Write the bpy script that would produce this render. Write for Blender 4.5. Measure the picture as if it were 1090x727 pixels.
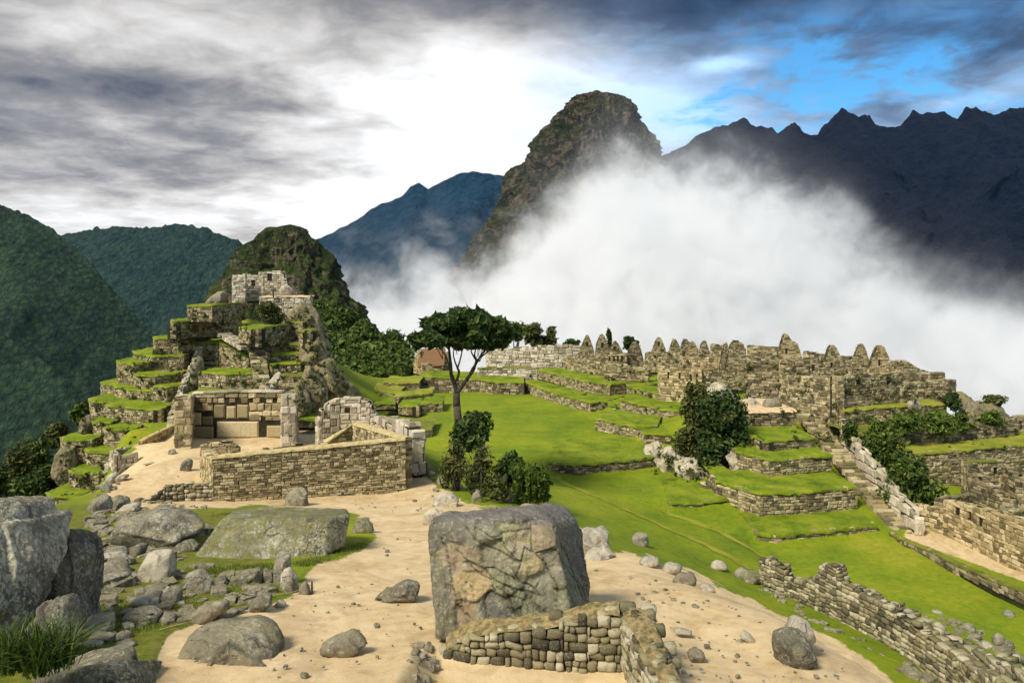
import bpy, bmesh, math, random
import numpy as np
from mathutils import Vector, Matrix
SC = bpy.context.scene
for o in list(bpy.data.objects):
    bpy.data.objects.remove(o)
COL = SC.collection
R = math.radians
random.seed(7)
RNG = np.random.default_rng(7)

# ------------------------------------------------------------------ camera
F = 850.0          # focal length in photo pixels (photo 1090 wide)
HY, CX = 300.0, 545.0
cd = bpy.data.cameras.new('camera'); cam = bpy.data.objects.new('camera', cd); COL.objects.link(cam)
cd.sensor_width = 36.0; cd.lens = 36.0 * F / 1090.0
cd.shift_y = -(363.5 - HY) / 1090.0
cd.clip_start = 0.5; cd.clip_end = 30000
cam.location = (0, 0, 0); cam.rotation_euler = (R(90), 0, 0)
SC.camera = cam

# ------------------------------------------------------------------ light
SUN_EL, SUN_AZ = 48.0, -134.0      # azimuth measured clockwise from +Y (view direction)
sd = bpy.data.lights.new('sun', 'SUN'); sun = bpy.data.objects.new('sun', sd); COL.objects.link(sun)
sd.energy = 4.2; sd.angle = R(16); sd.color = (1.0, 0.90, 0.74)
_d = Vector((math.sin(R(SUN_AZ)) * math.cos(R(SUN_EL)), math.cos(R(SUN_AZ)) * math.cos(R(SUN_EL)), math.sin(R(SUN_EL))))
sun.rotation_euler = _d.to_track_quat('Z', 'Y').to_euler()

SC.view_settings.view_transform = 'Standard'
SC.view_settings.look = 'None'
SC.view_settings.exposure = 0.38
SC.view_settings.gamma = 1.0
SC.view_settings.use_curve_mapping = False
SC.render.engine = 'CYCLES'
SC.cycles.use_denoising = True
SC.cycles.max_bounces = 12
SC.cycles.diffuse_bounces = 3
SC.cycles.volume_bounces = 6
SC.cycles.volume_step_rate = 0.6
SC.cycles.transparent_max_bounces = 12
SC.cycles.use_adaptive_sampling = True

def px_dir(px, py):
    az = math.atan((px - CX) / F)
    el = math.atan((HY - py) / F * math.cos(az))
    return az, el

# ------------------------------------------------------------------ node helper
class NT:
    def __init__(s, tree): s.t = tree; s.n = tree.nodes; s.l = tree.links
    def new(s, typ, **kw):
        n = s.n.new(typ)
        for k, v in kw.items(): setattr(n, k, v)
        return n
    def put(s, sock, v):
        if isinstance(v, bpy.types.NodeSocket): s.l.new(v, sock)
        elif v is not None:
            try: sock.default_value = v
            except Exception: sock.default_value = (*v, 1.0)
    def math(s, op, a, b=None, c=None, clamp=False):
        n = s.new('ShaderNodeMath', operation=op, use_clamp=clamp)
        for i, v in enumerate((a, b, c)):
            if v is not None: s.put(n.inputs[i], v)
        return n.outputs[0]
    def vmath(s, op, a, b=None):
        n = s.new('ShaderNodeVectorMath', operation=op)
        s.put(n.inputs[0], a)
        if b is not None: s.put(n.inputs[1], b)
        return n.outputs[1] if op in ('DOT_PRODUCT', 'LENGTH') else n.outputs[0]
    def noise(s, vec, scale, detail=5, rough=0.55, dist=0.0, typ=None, out=0):
        n = s.new('ShaderNodeTexNoise')
        if typ: n.noise_type = typ
        s.put(n.inputs['Vector'], vec); s.put(n.inputs['Scale'], scale); s.put(n.inputs['Detail'], detail)
        s.put(n.inputs['Roughness'], rough); s.put(n.inputs['Distortion'], dist)
        return n.outputs[out]
    def voro(s, vec, scale, feature='F1', out='Distance', rand=1.0, detail=0):
        n = s.new('ShaderNodeTexVoronoi', feature=feature)
        s.put(n.inputs['Vector'], vec); s.put(n.inputs['Scale'], scale); s.put(n.inputs['Randomness'], rand)
        if 'Detail' in n.inputs: s.put(n.inputs['Detail'], detail)
        return n.outputs[out]
    def ramp(s, fac, stops, interp='LINEAR'):
        n = s.new('ShaderNodeValToRGB'); cr = n.color_ramp; cr.interpolation = interp
        while len(cr.elements) > 1: cr.elements.remove(cr.elements[-1])
        for i, (p, c) in enumerate(stops):
            e = cr.elements[0] if i == 0 else cr.elements.new(p)
            e.position = p; e.color = (*c, 1) if hasattr(c, '__len__') else (c, c, c, 1)
        s.put(n.inputs[0], fac); return n.outputs[0]
    def mix(s, fac, a, b, mode='MIX'):
        n = s.new('ShaderNodeMix', data_type='RGBA', blend_type=mode)
        s.put(n.inputs[0], fac); s.put(n.inputs[6], a); s.put(n.inputs[7], b)
        return n.outputs[2]
    def step(s, v, lo, hi, a=0.0, b=1.0):
        n = s.new('ShaderNodeMapRange', interpolation_type='SMOOTHSTEP')
        s.put(n.inputs[0], v); s.put(n.inputs[1], lo); s.put(n.inputs[2], hi); s.put(n.inputs[3], a); s.put(n.inputs[4], b)
        return n.outputs[0]
    def scale(s, vec, sc):
        n = s.new('ShaderNodeMapping'); s.put(n.inputs[0], vec); n.inputs['Scale'].default_value = sc
        return n.outputs[0]

# ------------------------------------------------------------------ sky: Nishita seen through a broken cloud deck
W = bpy.data.worlds.new('World'); SC.world = W; W.use_nodes = True
def build_world():
    nt = NT(W.node_tree); nt.n.clear()
    out = nt.new('ShaderNodeOutputWorld'); bg = nt.new('ShaderNodeBackground')
    sky = nt.new('ShaderNodeTexSky', sky_type='NISHITA', sun_disc=False)
    sky.sun_elevation = R(SUN_EL); sky.sun_rotation = R(SUN_AZ)
    tc = nt.new('ShaderNodeTexCoord').outputs['Generated']
    sep = nt.new('ShaderNodeSeparateXYZ'); nt.put(sep.inputs[0], tc)
    x, y, z = sep.outputs
    az = nt.math('ARCTAN2', x, y); el = nt.math('ARCSINE', z)
    zz = nt.math('ADD', nt.math('MAXIMUM', z, 0.0), 0.16)
    cmb = nt.new('ShaderNodeCombineXYZ'); nt.put(cmb.inputs[0], nt.math('DIVIDE', x, zz)); nt.put(cmb.inputs[1], nt.math('DIVIDE', y, zz))
    P = cmb.outputs[0]
    n1 = nt.noise(nt.scale(P, (1.1, 1.1, 1)), 1.15, 6, 0.52, 0.4)
    n2 = nt.noise(nt.scale(P, (1.3, 1.25, 1)), 2.6, 7, 0.55, 0.35)
    n3 = nt.noise(nt.scale(P, (1.2, 1.2, 1)), 6.5, 7, 0.6, 0.5)
    aw = nt.math('ADD', az, nt.math('MULTIPLY', nt.math('SUBTRACT', n2, 0.5), 0.10))
    ew = nt.math('ADD', el, nt.math('MULTIPLY', nt.math('SUBTRACT', n1, 0.5), 0.12))
    def blob(px, py, sx, sy, amp):
        a0, e0 = px_dir(px, py)
        u = nt.math('DIVIDE', nt.math('SUBTRACT', aw, a0), sx / F)
        v = nt.math('DIVIDE', nt.math('SUBTRACT', ew, e0), sy / F)
        q = nt.math('ADD', nt.math('MULTIPLY', u, u), nt.math('MULTIPLY', v, v))
        return nt.math('MULTIPLY', nt.math('EXPONENT', nt.math('MULTIPLY', q, -1.0)), amp)
    def total(lst):
        s_ = None
        for b in lst:
            r = blob(*b); s_ = r if s_ is None else nt.math('ADD', s_, r)
        return s_
    dark = total([(160, 88, 150, 34, .27), (30, 130, 130, 70, .08), (220, 185, 140, 28, .17), (70, 205, 130, 20, .16), (330, 140, 110, 26, .12),
                  (740, 6, 330, 38, .48), (480, -5, 190, 22, .25), (1060, 15, 110, 40, .28), (1000, 85, 150, 30, .22), (860, 60, 160, 30, .12), (330, 60, 120, 36, .08)])
    light = total([(520, 120, 190, 90, .75), (400, 228, 300, 36, .55), (90, 25, 170, 24, .12), (20, 228, 90, 30, .25), (290, 140, 60, 14, .18),
                   (770, 75, 50, 12, .5), (850, 155, 60, 12, .6), (960, 150, 130, 20, .25), (230, 40, 120, 26, .12), (1050, 85, 70, 16, .35), (690, 130, 90, 32, .45)])
    nn = nt.math('MULTIPLY', nt.math('SUBTRACT', n2, 0.5), 0.85)
    nn = nt.math('ADD', nn, nt.math('MULTIPLY', nt.math('SUBTRACT', n1, 0.5), 0.7))
    nn = nt.math('ADD', nn, nt.math('MULTIPLY', nt.math('SUBTRACT', n3, 0.5), 0.34))
    # brightness of the cloud: 0 dark base .. 1 thin white
    v = nt.math('ADD', nt.math('SUBTRACT', nt.math('ADD', 0.62, light), dark), nn)
    cloud = nt.ramp(nt.math('MULTIPLY', v, 0.8), [(0.0, (.045, .056, .078)), (0.2, (.105, .115, .14)), (0.40, (.26, .255, .26)), (0.60, (.52, .505, .49)), (0.85, (.84, .84, .84))])
    # slate-blue tint of the dark deck on the right hand side
    cool = nt.step(aw, px_dir(520, 0)[0], px_dir(760, 0)[0])
    cloud = nt.mix(nt.math('MULTIPLY', cool, 1.0), cloud, nt.mix(1.0, cloud, (.56, .86, 1.30), 'MULTIPLY'))
    blue = nt.math('MULTIPLY', total([(815, 100, 190, 56, 1.15), (900, 130, 260, 40, .8), (1000, 55, 170, 44, .8), (700, 150, 90, 36, .6)]), nt.step(nt.math('ADD', n2, nt.math('MULTIPLY', light, -0.25)), 0.34, 0.66), clamp=True)
    skyc = nt.mix(1.0, sky.outputs[0], (.040, .112, .155), 'MULTIPLY')
    col = nt.mix(nt.math('MULTIPLY', nt.math('MULTIPLY', blue, .88), nt.step(n3, .66, .46, .25, 1.0)), cloud, skyc)
    # the zenith and the sky behind the camera: an even bright overcast
    over = nt.step(el, R(24), R(45))
    back = nt.step(y, 0.35, 0.0)
    allw = nt.math('MAXIMUM', over, back)
    col = nt.mix(allw, col, nt.mix(0.2, (.34, .365, .40), skyc))
    nt.put(bg.inputs[0], col); bg.inputs[1].default_value = 1.0
    nt.l.new(bg.outputs[0], out.inputs[0])
build_world()

# ------------------------------------------------------------------ numpy noise
def _hash(ix, iy, iz, s):
    h = (ix * 374761393 + iy * 668265263 + iz * 2147483647 + s * 1274126177) & 0xFFFFFFFF
    h = ((h ^ (h >> 13)) * 1274126177) & 0xFFFFFFFF
    h = ((h ^ (h >> 16)) * 2246822519) & 0xFFFFFFFF
    return ((h ^ (h >> 15)) & 0xFFFFFF).astype(np.float64) / 16777215.0
def vnoise(p, s=0):
    p = np.asarray(p, float); i = np.floor(p).astype(np.int64); f = p - i; f = f * f * f * (f * (f * 6 - 15) + 10)
    r = 0
    for dx in (0, 1):
        wx = f[:, 0] if dx else 1 - f[:, 0]
        for dy in (0, 1):
            wy = f[:, 1] if dy else 1 - f[:, 1]
            for dz in (0, 1):
                wz = f[:, 2] if dz else 1 - f[:, 2]
                r = r + wx * wy * wz * _hash(i[:, 0] + dx, i[:, 1] + dy, i[:, 2] + dz, s)
    return r * 2 - 1
def fbm(p, oct=4, s=0, gain=0.5, ridged=False):
    p = np.asarray(p, float); a = 1.0; r = np.zeros(len(p)); tot = 0
    for k in range(oct):
        n = vnoise(p, s + k)
        if ridged: n = 1 - 2 * np.abs(n)
        r += a * n; tot += a; a *= gain; p = p * 2.03 + 17.3
    return r / tot

# ------------------------------------------------------------------ object helpers
def tag(o, label=None, cat=None, group=None, kind=None):
    if label: o['label'] = label
    if cat: o['category'] = cat
    if group: o['group'] = group
    if kind: o['kind'] = kind
    return o
def empty(name, loc=(0, 0, 0)):
    o = bpy.data.objects.new(name, None); COL.objects.link(o); o.location = loc; o.empty_display_size = 0.3
    return o
def mesh_obj(name, V, Fc, mat, parent=None, smooth=False, matidx=None):
    me = bpy.data.meshes.new(name)
    me.from_pydata(V if isinstance(V, list) else np.asarray(V).tolist(), [], Fc if isinstance(Fc, list) else np.asarray(Fc).tolist())
    me.validate(); me.update()
    for m in (mat if isinstance(mat, (list, tuple)) else [mat]): me.materials.append(m)
    if matidx is not None and len(matidx) == len(me.polygons): me.polygons.foreach_set('material_index', np.asarray(matidx, np.int32))
    if smooth: me.polygons.foreach_set('use_smooth', np.ones(len(me.polygons), bool))
    o = bpy.data.objects.new(name, me); COL.objects.link(o)
    if parent:
        o.parent = parent
        o.matrix_parent_inverse = Matrix.Translation(-parent.location)
    return o
def grid_faces(nu, nv):
    i = np.arange(nu - 1)[:, None] * nv + np.arange(nv - 1)[None, :]
    return np.stack([i, i + nv, i + nv + 1, i + 1], -1).reshape(-1, 4)
def P(px, py, d):
    return np.array([(px - CX) / F * d, d, (HY - py) / F * d])

# ------------------------------------------------------------------ materials
MATS = {}
def material(name):
    m = bpy.data.materials.new(name); m.use_nodes = True; nt = NT(m.node_tree); nt.n.clear()
    out = nt.new('ShaderNodeOutputMaterial'); b = nt.new('ShaderNodeBsdfPrincipled')
    nt.l.new(b.outputs[0], out.inputs[0]); b.inputs['Roughness'].default_value = 0.9
    b.inputs['Specular IOR Level'].default_value = 0.2
    MATS[name] = m
    return m, nt, b, out
def bump(nt, b, h, strength, dist):
    n = nt.new('ShaderNodeBump'); n.inputs['Strength'].default_value = strength; n.inputs['Distance'].default_value = dist
    nt.put(n.inputs['Height'], h); nt.l.new(n.outputs[0], b.inputs['Normal'])
def obj_co(nt): return nt.new('ShaderNodeTexCoord').outputs['Object']
def geo(nt, o): return nt.new('ShaderNodeNewGeometry').outputs[o]

def m_forest(name, c0, c1, c2, scale, rock=None, rockamt=0.0):
    m, nt, b, out = material(name); co = obj_co(nt)
    a = nt.noise(co, scale * .25, 4, .6); v = nt.voro(co, scale * 1.3); n3 = nt.noise(co, scale * 3, 4, .7)
    t = nt.math('ADD', nt.math('MULTIPLY', a, .55), nt.math('ADD', nt.math('MULTIPLY', nt.math('SUBTRACT', 1.0, v), .3), nt.math('MULTIPLY', n3, .35)))
    c = nt.ramp(t, [(.4, c0), (.6, c1), (.8, c2)])
    if rock:
        sl = nt.new('ShaderNodeSeparateXYZ'); nt.put(sl.inputs[0], geo(nt, 'Normal'))
        rk = nt.noise(nt.scale(co, (1, 1, .22)), scale * .5, 6, .65)
        rk2 = nt.noise(nt.scale(co, (1, 1, .3)), scale * 2.2, 5, .7)
        f = nt.math('ADD', nt.math('SUBTRACT', rk, nt.math('MULTIPLY', sl.outputs[2], .32)), rockamt)
        f = nt.step(f, .42, .56)
        c = nt.mix(f, c, nt.ramp(rk2, [(.3, tuple(k * .35 for k in rock)), (.5, rock), (.75, tuple(min(1, k * 1.7) for k in rock))]))
    nt.put(b.inputs['Base Color'], c)
    bump(nt, b, nt.math('ADD', nt.math('MULTIPLY', v, -.6), n3), 0.9, 2.0 / scale)
    return m
# ------------------------------------------------------------------ mountains
M_hillnear = m_forest('hill_forest', (.011, .026, .018), (.034, .072, .038), (.075, .135, .06), .09, (.09, .09, .08), -.10)
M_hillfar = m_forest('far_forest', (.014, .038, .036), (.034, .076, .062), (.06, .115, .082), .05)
M_blue = m_forest('blue_mountain', (.005, .038, .085), (.012, .062, .12), (.03, .09, .15), .02, (.08, .09, .1), -.1)  # blue of distant haze painted into the forest and rock colours
M_dark = m_forest('dark_mountain', (.0015, .004, .012), (.0025, .006, .018), (.005, .010, .026), .015, (.009, .014, .03), -.04)  # navy tint of the distant air painted into the ridge colour
M_crag = m_forest('crag_green', (.012, .024, .007), (.045, .07, .016), (.13, .165, .035), .22, (.19, .155, .105), .03)
M_peak = m_forest('peak_green', (.008, .013, .005), (.032, .044, .013), (.12, .125, .038), .075, (.17, .135, .095), .06)

def ridge(name, sky, D, front, back, mat, slope=.75, rough=.06, nu=260, nv=90, freq=1/160., kind='structure', treebump=0.0, seed=3, power=1.0, jag=1.0):
    """a mountain ridge: skyline points at depth D, flanks falling towards and away from the viewer"""
    sx = np.array([p[0] for p in sky], float); sy = np.array([p[1] for p in sky], float)
    px = np.linspace(sx[0], sx[-1], nu); X0 = (px - CX) / F * D
    q1 = np.stack([px / 26., px * 0, px * 0], 1); jg = fbm(q1, 5, seed + 71, .6, True) * jag * 1.4
    Z0 = (HY - np.interp(px, sx, sy) + jg) / F * D
    t = np.concatenate([-np.linspace(1, 0, int(nv * .75)) ** 1.25 * front, np.linspace(0, 1, nv - int(nv * .75) + 1)[1:] * back])
    V = np.zeros((nu, len(t), 3))
    for j, dy in enumerate(t):
        V[:, j, 0] = X0; V[:, j, 1] = D + dy; V[:, j, 2] = Z0 - (abs(dy) ** power) * slope * (front ** (1 - power))
    Pn = V.reshape(-1, 3)
    q = Pn * freq
    n = fbm(q * np.array([1.7, .5, .0]) , 5, seed, .5, True) * .65 + fbm(q * 2.3, 5, seed + 9) * .35
    w = np.clip(np.abs(np.tile(t, nu)) / (front * .35), 0.0, 1)
    amp = rough * front
    Pn[:, 2] += (n - .55) * amp * w + fbm(q * 7, 4, seed + 5) * amp * .05
    Pn[:, 1] += fbm(q * 3, 4, seed + 7) * amp * .5 * w
    if treebump: Pn[:, 2] += np.abs(fbm(Pn / treebump, 2, seed + 31)) * treebump * .8
    o = mesh_obj(name, Pn, grid_faces(nu, len(t)), mat, smooth=True)
    return tag(o, kind=kind)
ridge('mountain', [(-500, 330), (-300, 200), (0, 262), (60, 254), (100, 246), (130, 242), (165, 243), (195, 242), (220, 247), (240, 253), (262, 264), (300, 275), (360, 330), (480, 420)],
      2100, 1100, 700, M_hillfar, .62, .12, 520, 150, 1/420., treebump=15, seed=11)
ridge('mountain', [(-700, 100), (-400, 160), (-200, 190), (-60, 205), (0, 219), (25, 228), (50, 243), (75, 262), (100, 285), (130, 322), (160, 352), (200, 395), (240, 440), (300, 500)],
      1250, 700, 500, M_hillnear, .70, .13, 420, 140, 1/260., treebump=9, seed=23)
ridge('mountain', [(-500, 220), (-200, 290), (-60, 335), (0, 352), (40, 380), (80, 412), (120, 447), (170, 500), (240, 560)],
      800, 480, 300, M_hillnear, .75, .13, 300, 120, 1/170., treebump=6, seed=33)
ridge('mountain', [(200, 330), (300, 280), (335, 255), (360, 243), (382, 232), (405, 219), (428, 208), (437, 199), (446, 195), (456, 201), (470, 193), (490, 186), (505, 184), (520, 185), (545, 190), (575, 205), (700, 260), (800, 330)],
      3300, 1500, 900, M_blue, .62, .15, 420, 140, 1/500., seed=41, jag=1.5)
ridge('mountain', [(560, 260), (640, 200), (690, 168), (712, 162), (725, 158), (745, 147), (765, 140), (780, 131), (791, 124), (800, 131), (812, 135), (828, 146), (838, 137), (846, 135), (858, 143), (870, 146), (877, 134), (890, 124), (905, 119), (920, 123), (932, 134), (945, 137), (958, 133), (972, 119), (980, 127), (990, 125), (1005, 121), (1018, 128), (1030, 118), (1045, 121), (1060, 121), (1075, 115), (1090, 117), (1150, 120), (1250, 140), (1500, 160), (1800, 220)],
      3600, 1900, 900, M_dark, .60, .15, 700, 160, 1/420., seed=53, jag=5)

def crag(name, prof, D, mat, depth_k=.9, amp=.06, nl=150, na=260, freq=1/40., vstreak=.35, seed=5, tops=.6, smooth_steps=True):
    """a free-standing rock peak: (py, left px, right px) silhouette rows from the top down, built as a closed tapering body"""
    prof = sorted(prof); py = np.array([p[0] for p in prof], float)
    l = np.array([p[1] for p in prof], float); r = np.array([p[2] for p in prof], float)
    yy = np.linspace(py[0], py[-1], nl); L = np.interp(yy, py, l); Rr = np.interp(yy, py, r)
    cx = (L + Rr) / 2; hw = (Rr - L) / 2
    th = np.linspace(0, 2 * np.pi, na, endpoint=False)
    cxw = (cx - CX) / F * D; hww = hw / F * D; zw = (HY - yy) / F * D
    C, S = np.cos(th), np.sin(th)
    X = cxw[:, None] + hww[:, None] * np.sign(C) * np.abs(C) ** .9
    Y = D + hww[:, None] * depth_k * np.sign(S) * np.abs(S) ** .9
    Z = np.repeat(zw[:, None], na, 1)
    V = np.stack([X, Y, Z], -1).reshape(-1, 3)
    H = (zw[0] - zw[-1])
    rad = np.stack([np.tile(C, nl), np.tile(S, nl), np.zeros(nl * na)], -1)
    q = V * freq
    n = fbm(q * np.array([1, 1, vstreak]), 5, seed, .55, True) * .7 + fbm(q * 2.5, 4, seed + 4) * .6
    w = np.clip(np.repeat(hww, na) / (hww.max() * .25), 0.08, 1)
    V += rad * (n * amp * H * .5 * w)[:, None]
    V += rad * (fbm(q * 6.5 * np.array([1, 1, .6]), 4, seed + 13, .6, True) * amp * H * .20)[:, None]
    V[:, 2] += fbm(q * 1.8, 5, seed + 8) * amp * H * .35 * np.clip(w, .3, 1) + fbm(q * 8, 3, seed + 21) * amp * H * .07
    # top cap
    V = np.vstack([V, [[cxw[0], D, zw[0] + .004 * H]]])
    i = np.arange(nl - 1)[:, None] * na + np.arange(na)[None, :]
    j = np.arange(nl - 1)[:, None] * na + (np.arange(na)[None, :] + 1) % na
    Fq = np.stack([i, i + na, j + na, j], -1).reshape(-1, 4).tolist()
    k = len(V) - 1
    Fq += [[k, a, (a + 1) % na] for a in range(na)]
    return tag(mesh_obj(name, V, Fq, mat, smooth=True), kind='structure')
crag('mountain', [(100, 632, 650), (103, 622, 658), (109, 614, 664), (120, 603, 670), (132, 594, 676), (145, 583, 682), (158, 572, 687), (172, 563, 694), (188, 553, 706), (205, 543, 720), (225, 533, 738), (245, 522, 758), (265, 512, 784), (300, 486, 840), (360, 455, 900), (430, 420, 960)],
     1150, M_peak, .8, .12, 240, 460, 1/75., .3, 5)
crag('mountain', [(292, 490, 502), (297, 480, 512), (308, 470, 522), (325, 460, 535), (360, 440, 560), (420, 400, 600)], 700, M_peak, .8, .05, 80, 160, 1/50., .4, 15)
crag('hill', [(240, 300, 318), (244, 290, 324), (250, 281, 328), (258, 270, 333), (268, 261, 339), (280, 252, 347), (292, 243, 356), (305, 235, 366), (318, 226, 376), (335, 215, 388), (360, 200, 402), (400, 180, 425), (460, 150, 455), (540, 120, 500)],
     255, M_crag, .55, .105, 200, 380, 1/17., .3, 25)

# ------------------------------------------------------------------ the bank of valley mist behind the ruins
def build_mist():
    y0, y1 = 400.0, 720.0; ym = 560.0
    top = [(325, 285), (340, 262), (360, 262), (390, 285), (430, 282), (470, 272), (512, 274), (536, 262), (560, 236), (600, 198), (640, 158), (665, 150), (690, 158), (710, 156), (760, 162), (800, 174), (840, 192), (870, 206), (900, 220), (950, 246), (1000, 258), (1060, 268), (1150, 285), (1300, 300)]
    xs = [(p[0] - CX) / F * ym for p in top]; zs = [(HY - p[1]) / F * ym for p in top]
    x0, x1 = xs[0], xs[-1]; zlo, zhi = -60.0, 130.0
    m = bpy.data.materials.new('mist'); m.use_nodes = True; nt = NT(m.node_tree); nt.n.clear()
    out = nt.new('ShaderNodeOutputMaterial'); pv = nt.new('ShaderNodeVolumePrincipled')
    nt.l.new(pv.outputs[0], out.inputs['Volume'])
    co = obj_co(nt); sep = nt.new('ShaderNodeSeparateXYZ'); nt.put(sep.inputs[0], co)
    fc = nt.new('ShaderNodeFloatCurve'); cv = fc.mapping.curves[0]
    pts = [((x - x0) / (x1 - x0), (z - zlo) / (zhi - zlo)) for x, z in zip(xs, zs)]
    cv.points[0].location = pts[0]; cv.points[1].location = pts[-1]
    for p in pts[1:-1]: cv.points.new(*p)
    fc.mapping.update()
    nt.put(fc.inputs['Value'], nt.math('DIVIDE', nt.math('SUBTRACT', sep.outputs[0], x0), x1 - x0))
    ztop = nt.math('ADD', nt.math('MULTIPLY', fc.outputs[0], zhi - zlo), zlo)
    n = nt.math('ADD', nt.math('MULTIPLY', nt.noise(co, .012, 3, .5, .4), .55), nt.math('MULTIPLY', nt.noise(co, .030, 5, .66, .8), .45))
    below = nt.math('SUBTRACT', ztop, sep.outputs[2])
    h = nt.math('ADD', below, nt.math('MULTIPLY', nt.math('SUBTRACT', n, .5), 250.0))
    d = nt.step(h, -2.0, 44.0)
    d = nt.math('MULTIPLY', nt.math('POWER', d, 1.4), nt.step(nt.noise(co, .040, 6, .70, 1.2), .36, .60, .04, 1.5))
    # the upper wisps are a thin sheet, the bank thickens downwards
    half = nt.math('ADD', 26.0, nt.math('MULTIPLY', nt.math('MAXIMUM', nt.math('ADD', below, 10.0), 0.0), .85))
    wob = nt.math('MULTIPLY', nt.math('SUBTRACT', nt.noise(co, .014, 4, .6, .3), .5), 150.0)
    off = nt.math('ABSOLUTE', nt.math('SUBTRACT', nt.math('SUBTRACT', sep.outputs[1], ym), wob))
    sheet = nt.math('MULTIPLY', nt.step(nt.math('SUBTRACT', off, half), 18.0, -14.0), nt.math('MULTIPLY', nt.step(sep.outputs[1], y0, y0 + 12), nt.step(sep.outputs[1], y1, y1 - 12)))
    thin = nt.math('MAXIMUM', nt.step(sep.outputs[0], 130.0, 300.0, 1.0, .10), nt.step(below, 20.0, 95.0))
    ends = nt.math('MULTIPLY', nt.math('MULTIPLY', thin, nt.step(sep.outputs[0], x0, x0 + 40)), sheet)
    d = nt.math('MULTIPLY', nt.math('MULTIPLY', d, ends), .034)
    veil = nt.math('MULTIPLY', nt.step(nt.math('ADD', below, nt.math('MULTIPLY', nt.math('SUBTRACT', n, .5), 230.0)), -48.0, 30.0), nt.math('MULTIPLY', nt.math('MULTIPLY', ends, nt.step(sep.outputs[0], -25.0, 50.0, .15, 1.0)), .0028))
    d = nt.math('ADD', d, veil)
    nt.put(pv.inputs['Density'], d); nt.put(pv.inputs['Color'], (.945, .955, .97, 1)); pv.inputs['Anisotropy'].default_value = 0.0
    bx = [(x0, y0, -150), (x1, y0, -150), (x1, y1, -150), (x0, y1, -150), (x0, y0, 150), (x1, y0, 150), (x1, y1, 150), (x0, y1, 150)]
    o = mesh_obj('mist', bx, [(0, 3, 2, 1), (4, 5, 6, 7), (0, 1, 5, 4), (1, 2, 6, 5), (2, 3, 7, 6), (3, 0, 4, 7)], m)
    tag(o, 'white bank of valley mist rising in front of the tall peak', 'mist', kind='stuff')
    return o
build_mist()
# ------------------------------------------------------------------ terrain
def dz(py, z): return z * F / (HY - py)
def plane_d(py): return 4326.0 / (py - 455.6)
_ctl = []
def cp(px, py, d): _ctl.append(P(px, py, d))
def cz(px, py, z): _ctl.append(P(px, py, dz(py, z)))
def cw(x, y, z): _ctl.append(np.array([x, y, z], float))
for px in (-250, -100, 0, 150, 300, 450, 560, 700):
    for py in (727, 690, 655, 620, 590): cp(px, py, plane_d(py))
for px in (-200, 80, 180, 300, 420, 500): cp(px, 560, plane_d(560))
for x in (-12, -4, 2, 7): cw(x, 8, -7.2); cw(x * 1.6, 2, -6.5)
for px in (130, 230, 330, 420): cz(px, 530, -16.0); cz(px, 505, -16.2); cz(px, 480, -16.3); cz(px, 462, -16.4)
cz(470, 520, -15.6); cz(455, 495, -16.4); cz(530, 540, -14.8); cz(575, 555, -14.0)
cp(640, 590, 32.5); cp(720, 612, 28.8); cp(790, 640, 25.2); cp(845, 705, 18.6); cp(855, 668, 22.3); cp(925, 708, 19.2); cp(760, 690, 19.2); cp(800, 727, 16.8); cp(890, 727, 17.2); cp(720, 660, 21.6)
for q_ in ((10.6, 24, -13.0), (9.2, 30, -13.2), (12, 20, -12.8), (12.4, 30, -15.6), (14, 38, -18.2), (18, 34, -18.4), (20, 24, -17.0), (9.6, 36, -15.6), (14, 16, -13.0), (13, 11, -10.5)): cw(*q_)
# lawns
for px in (480, 540, 600): cz(px, 425, -18.4)
for px in (470, 540, 600, 660): cz(px, 450, -18.4); cz(px, 470, -18.4)
for px in (640, 690): cz(px, 482, -18.4)
cz(450, 470, -18.6); cz(447, 482, -18.9); cz(600, 484, -18.4); cz(540, 490, -18.5)
cz(590, 507, -19.6); cz(640, 506, -19.6); cz(690, 502, -19.6); cz(740, 515, -19.6); cz(640, 520, -19.6); cz(700, 524, -19.6)
cz(600, 525, -18.4); cz(650, 550, -18.6); cz(700, 575, -18.9)
cz(724, 547, -20.3); cz(785, 545, -20.3); cz(800, 555, -20.3); cz(900, 548, -20.3); cz(740, 565, -20.3); cz(770, 582, -20.1); cz(860, 558, -20.3)
cz(815, 580, -21.0); cz(940, 570, -21.0); cz(880, 600, -21.0); cz(960, 640, -21.0); cz(1090, 640, -21.0); cz(1090, 700, -21.0); cz(1020, 727, -20.8)
cz(820, 620, -20.5); cz(900, 660, -20.3); cz(960, 700, -20.0); cz(1300, 700, -22.0); cz(1090, 613, -20.8); cz(980, 566, -20.8); cz(1250, 650, -21.5)
# under the eastern sector
cz(600, 412, -18.4); cz(650, 420, -18.2); cp(700, 430, 108); cp(640, 392, 142); cp(720, 405, 122); cp(800, 425, 98); cp(900, 440, 96); cp(1000, 460, 92); cp(1060, 520, 82)
cp(560, 395, 155); cp(470, 405, 150); cz(395, 440, -19.2); cz(425, 426, -19.2); cz(440, 418, -19.4); cz(400, 470, -17.8); cz(375, 450, -17.4)
cz(1060, 548, -21.0); cz(1095, 562, -21.2); cz(1010, 540, -20.6); cp(1200, 540, 80)
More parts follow.
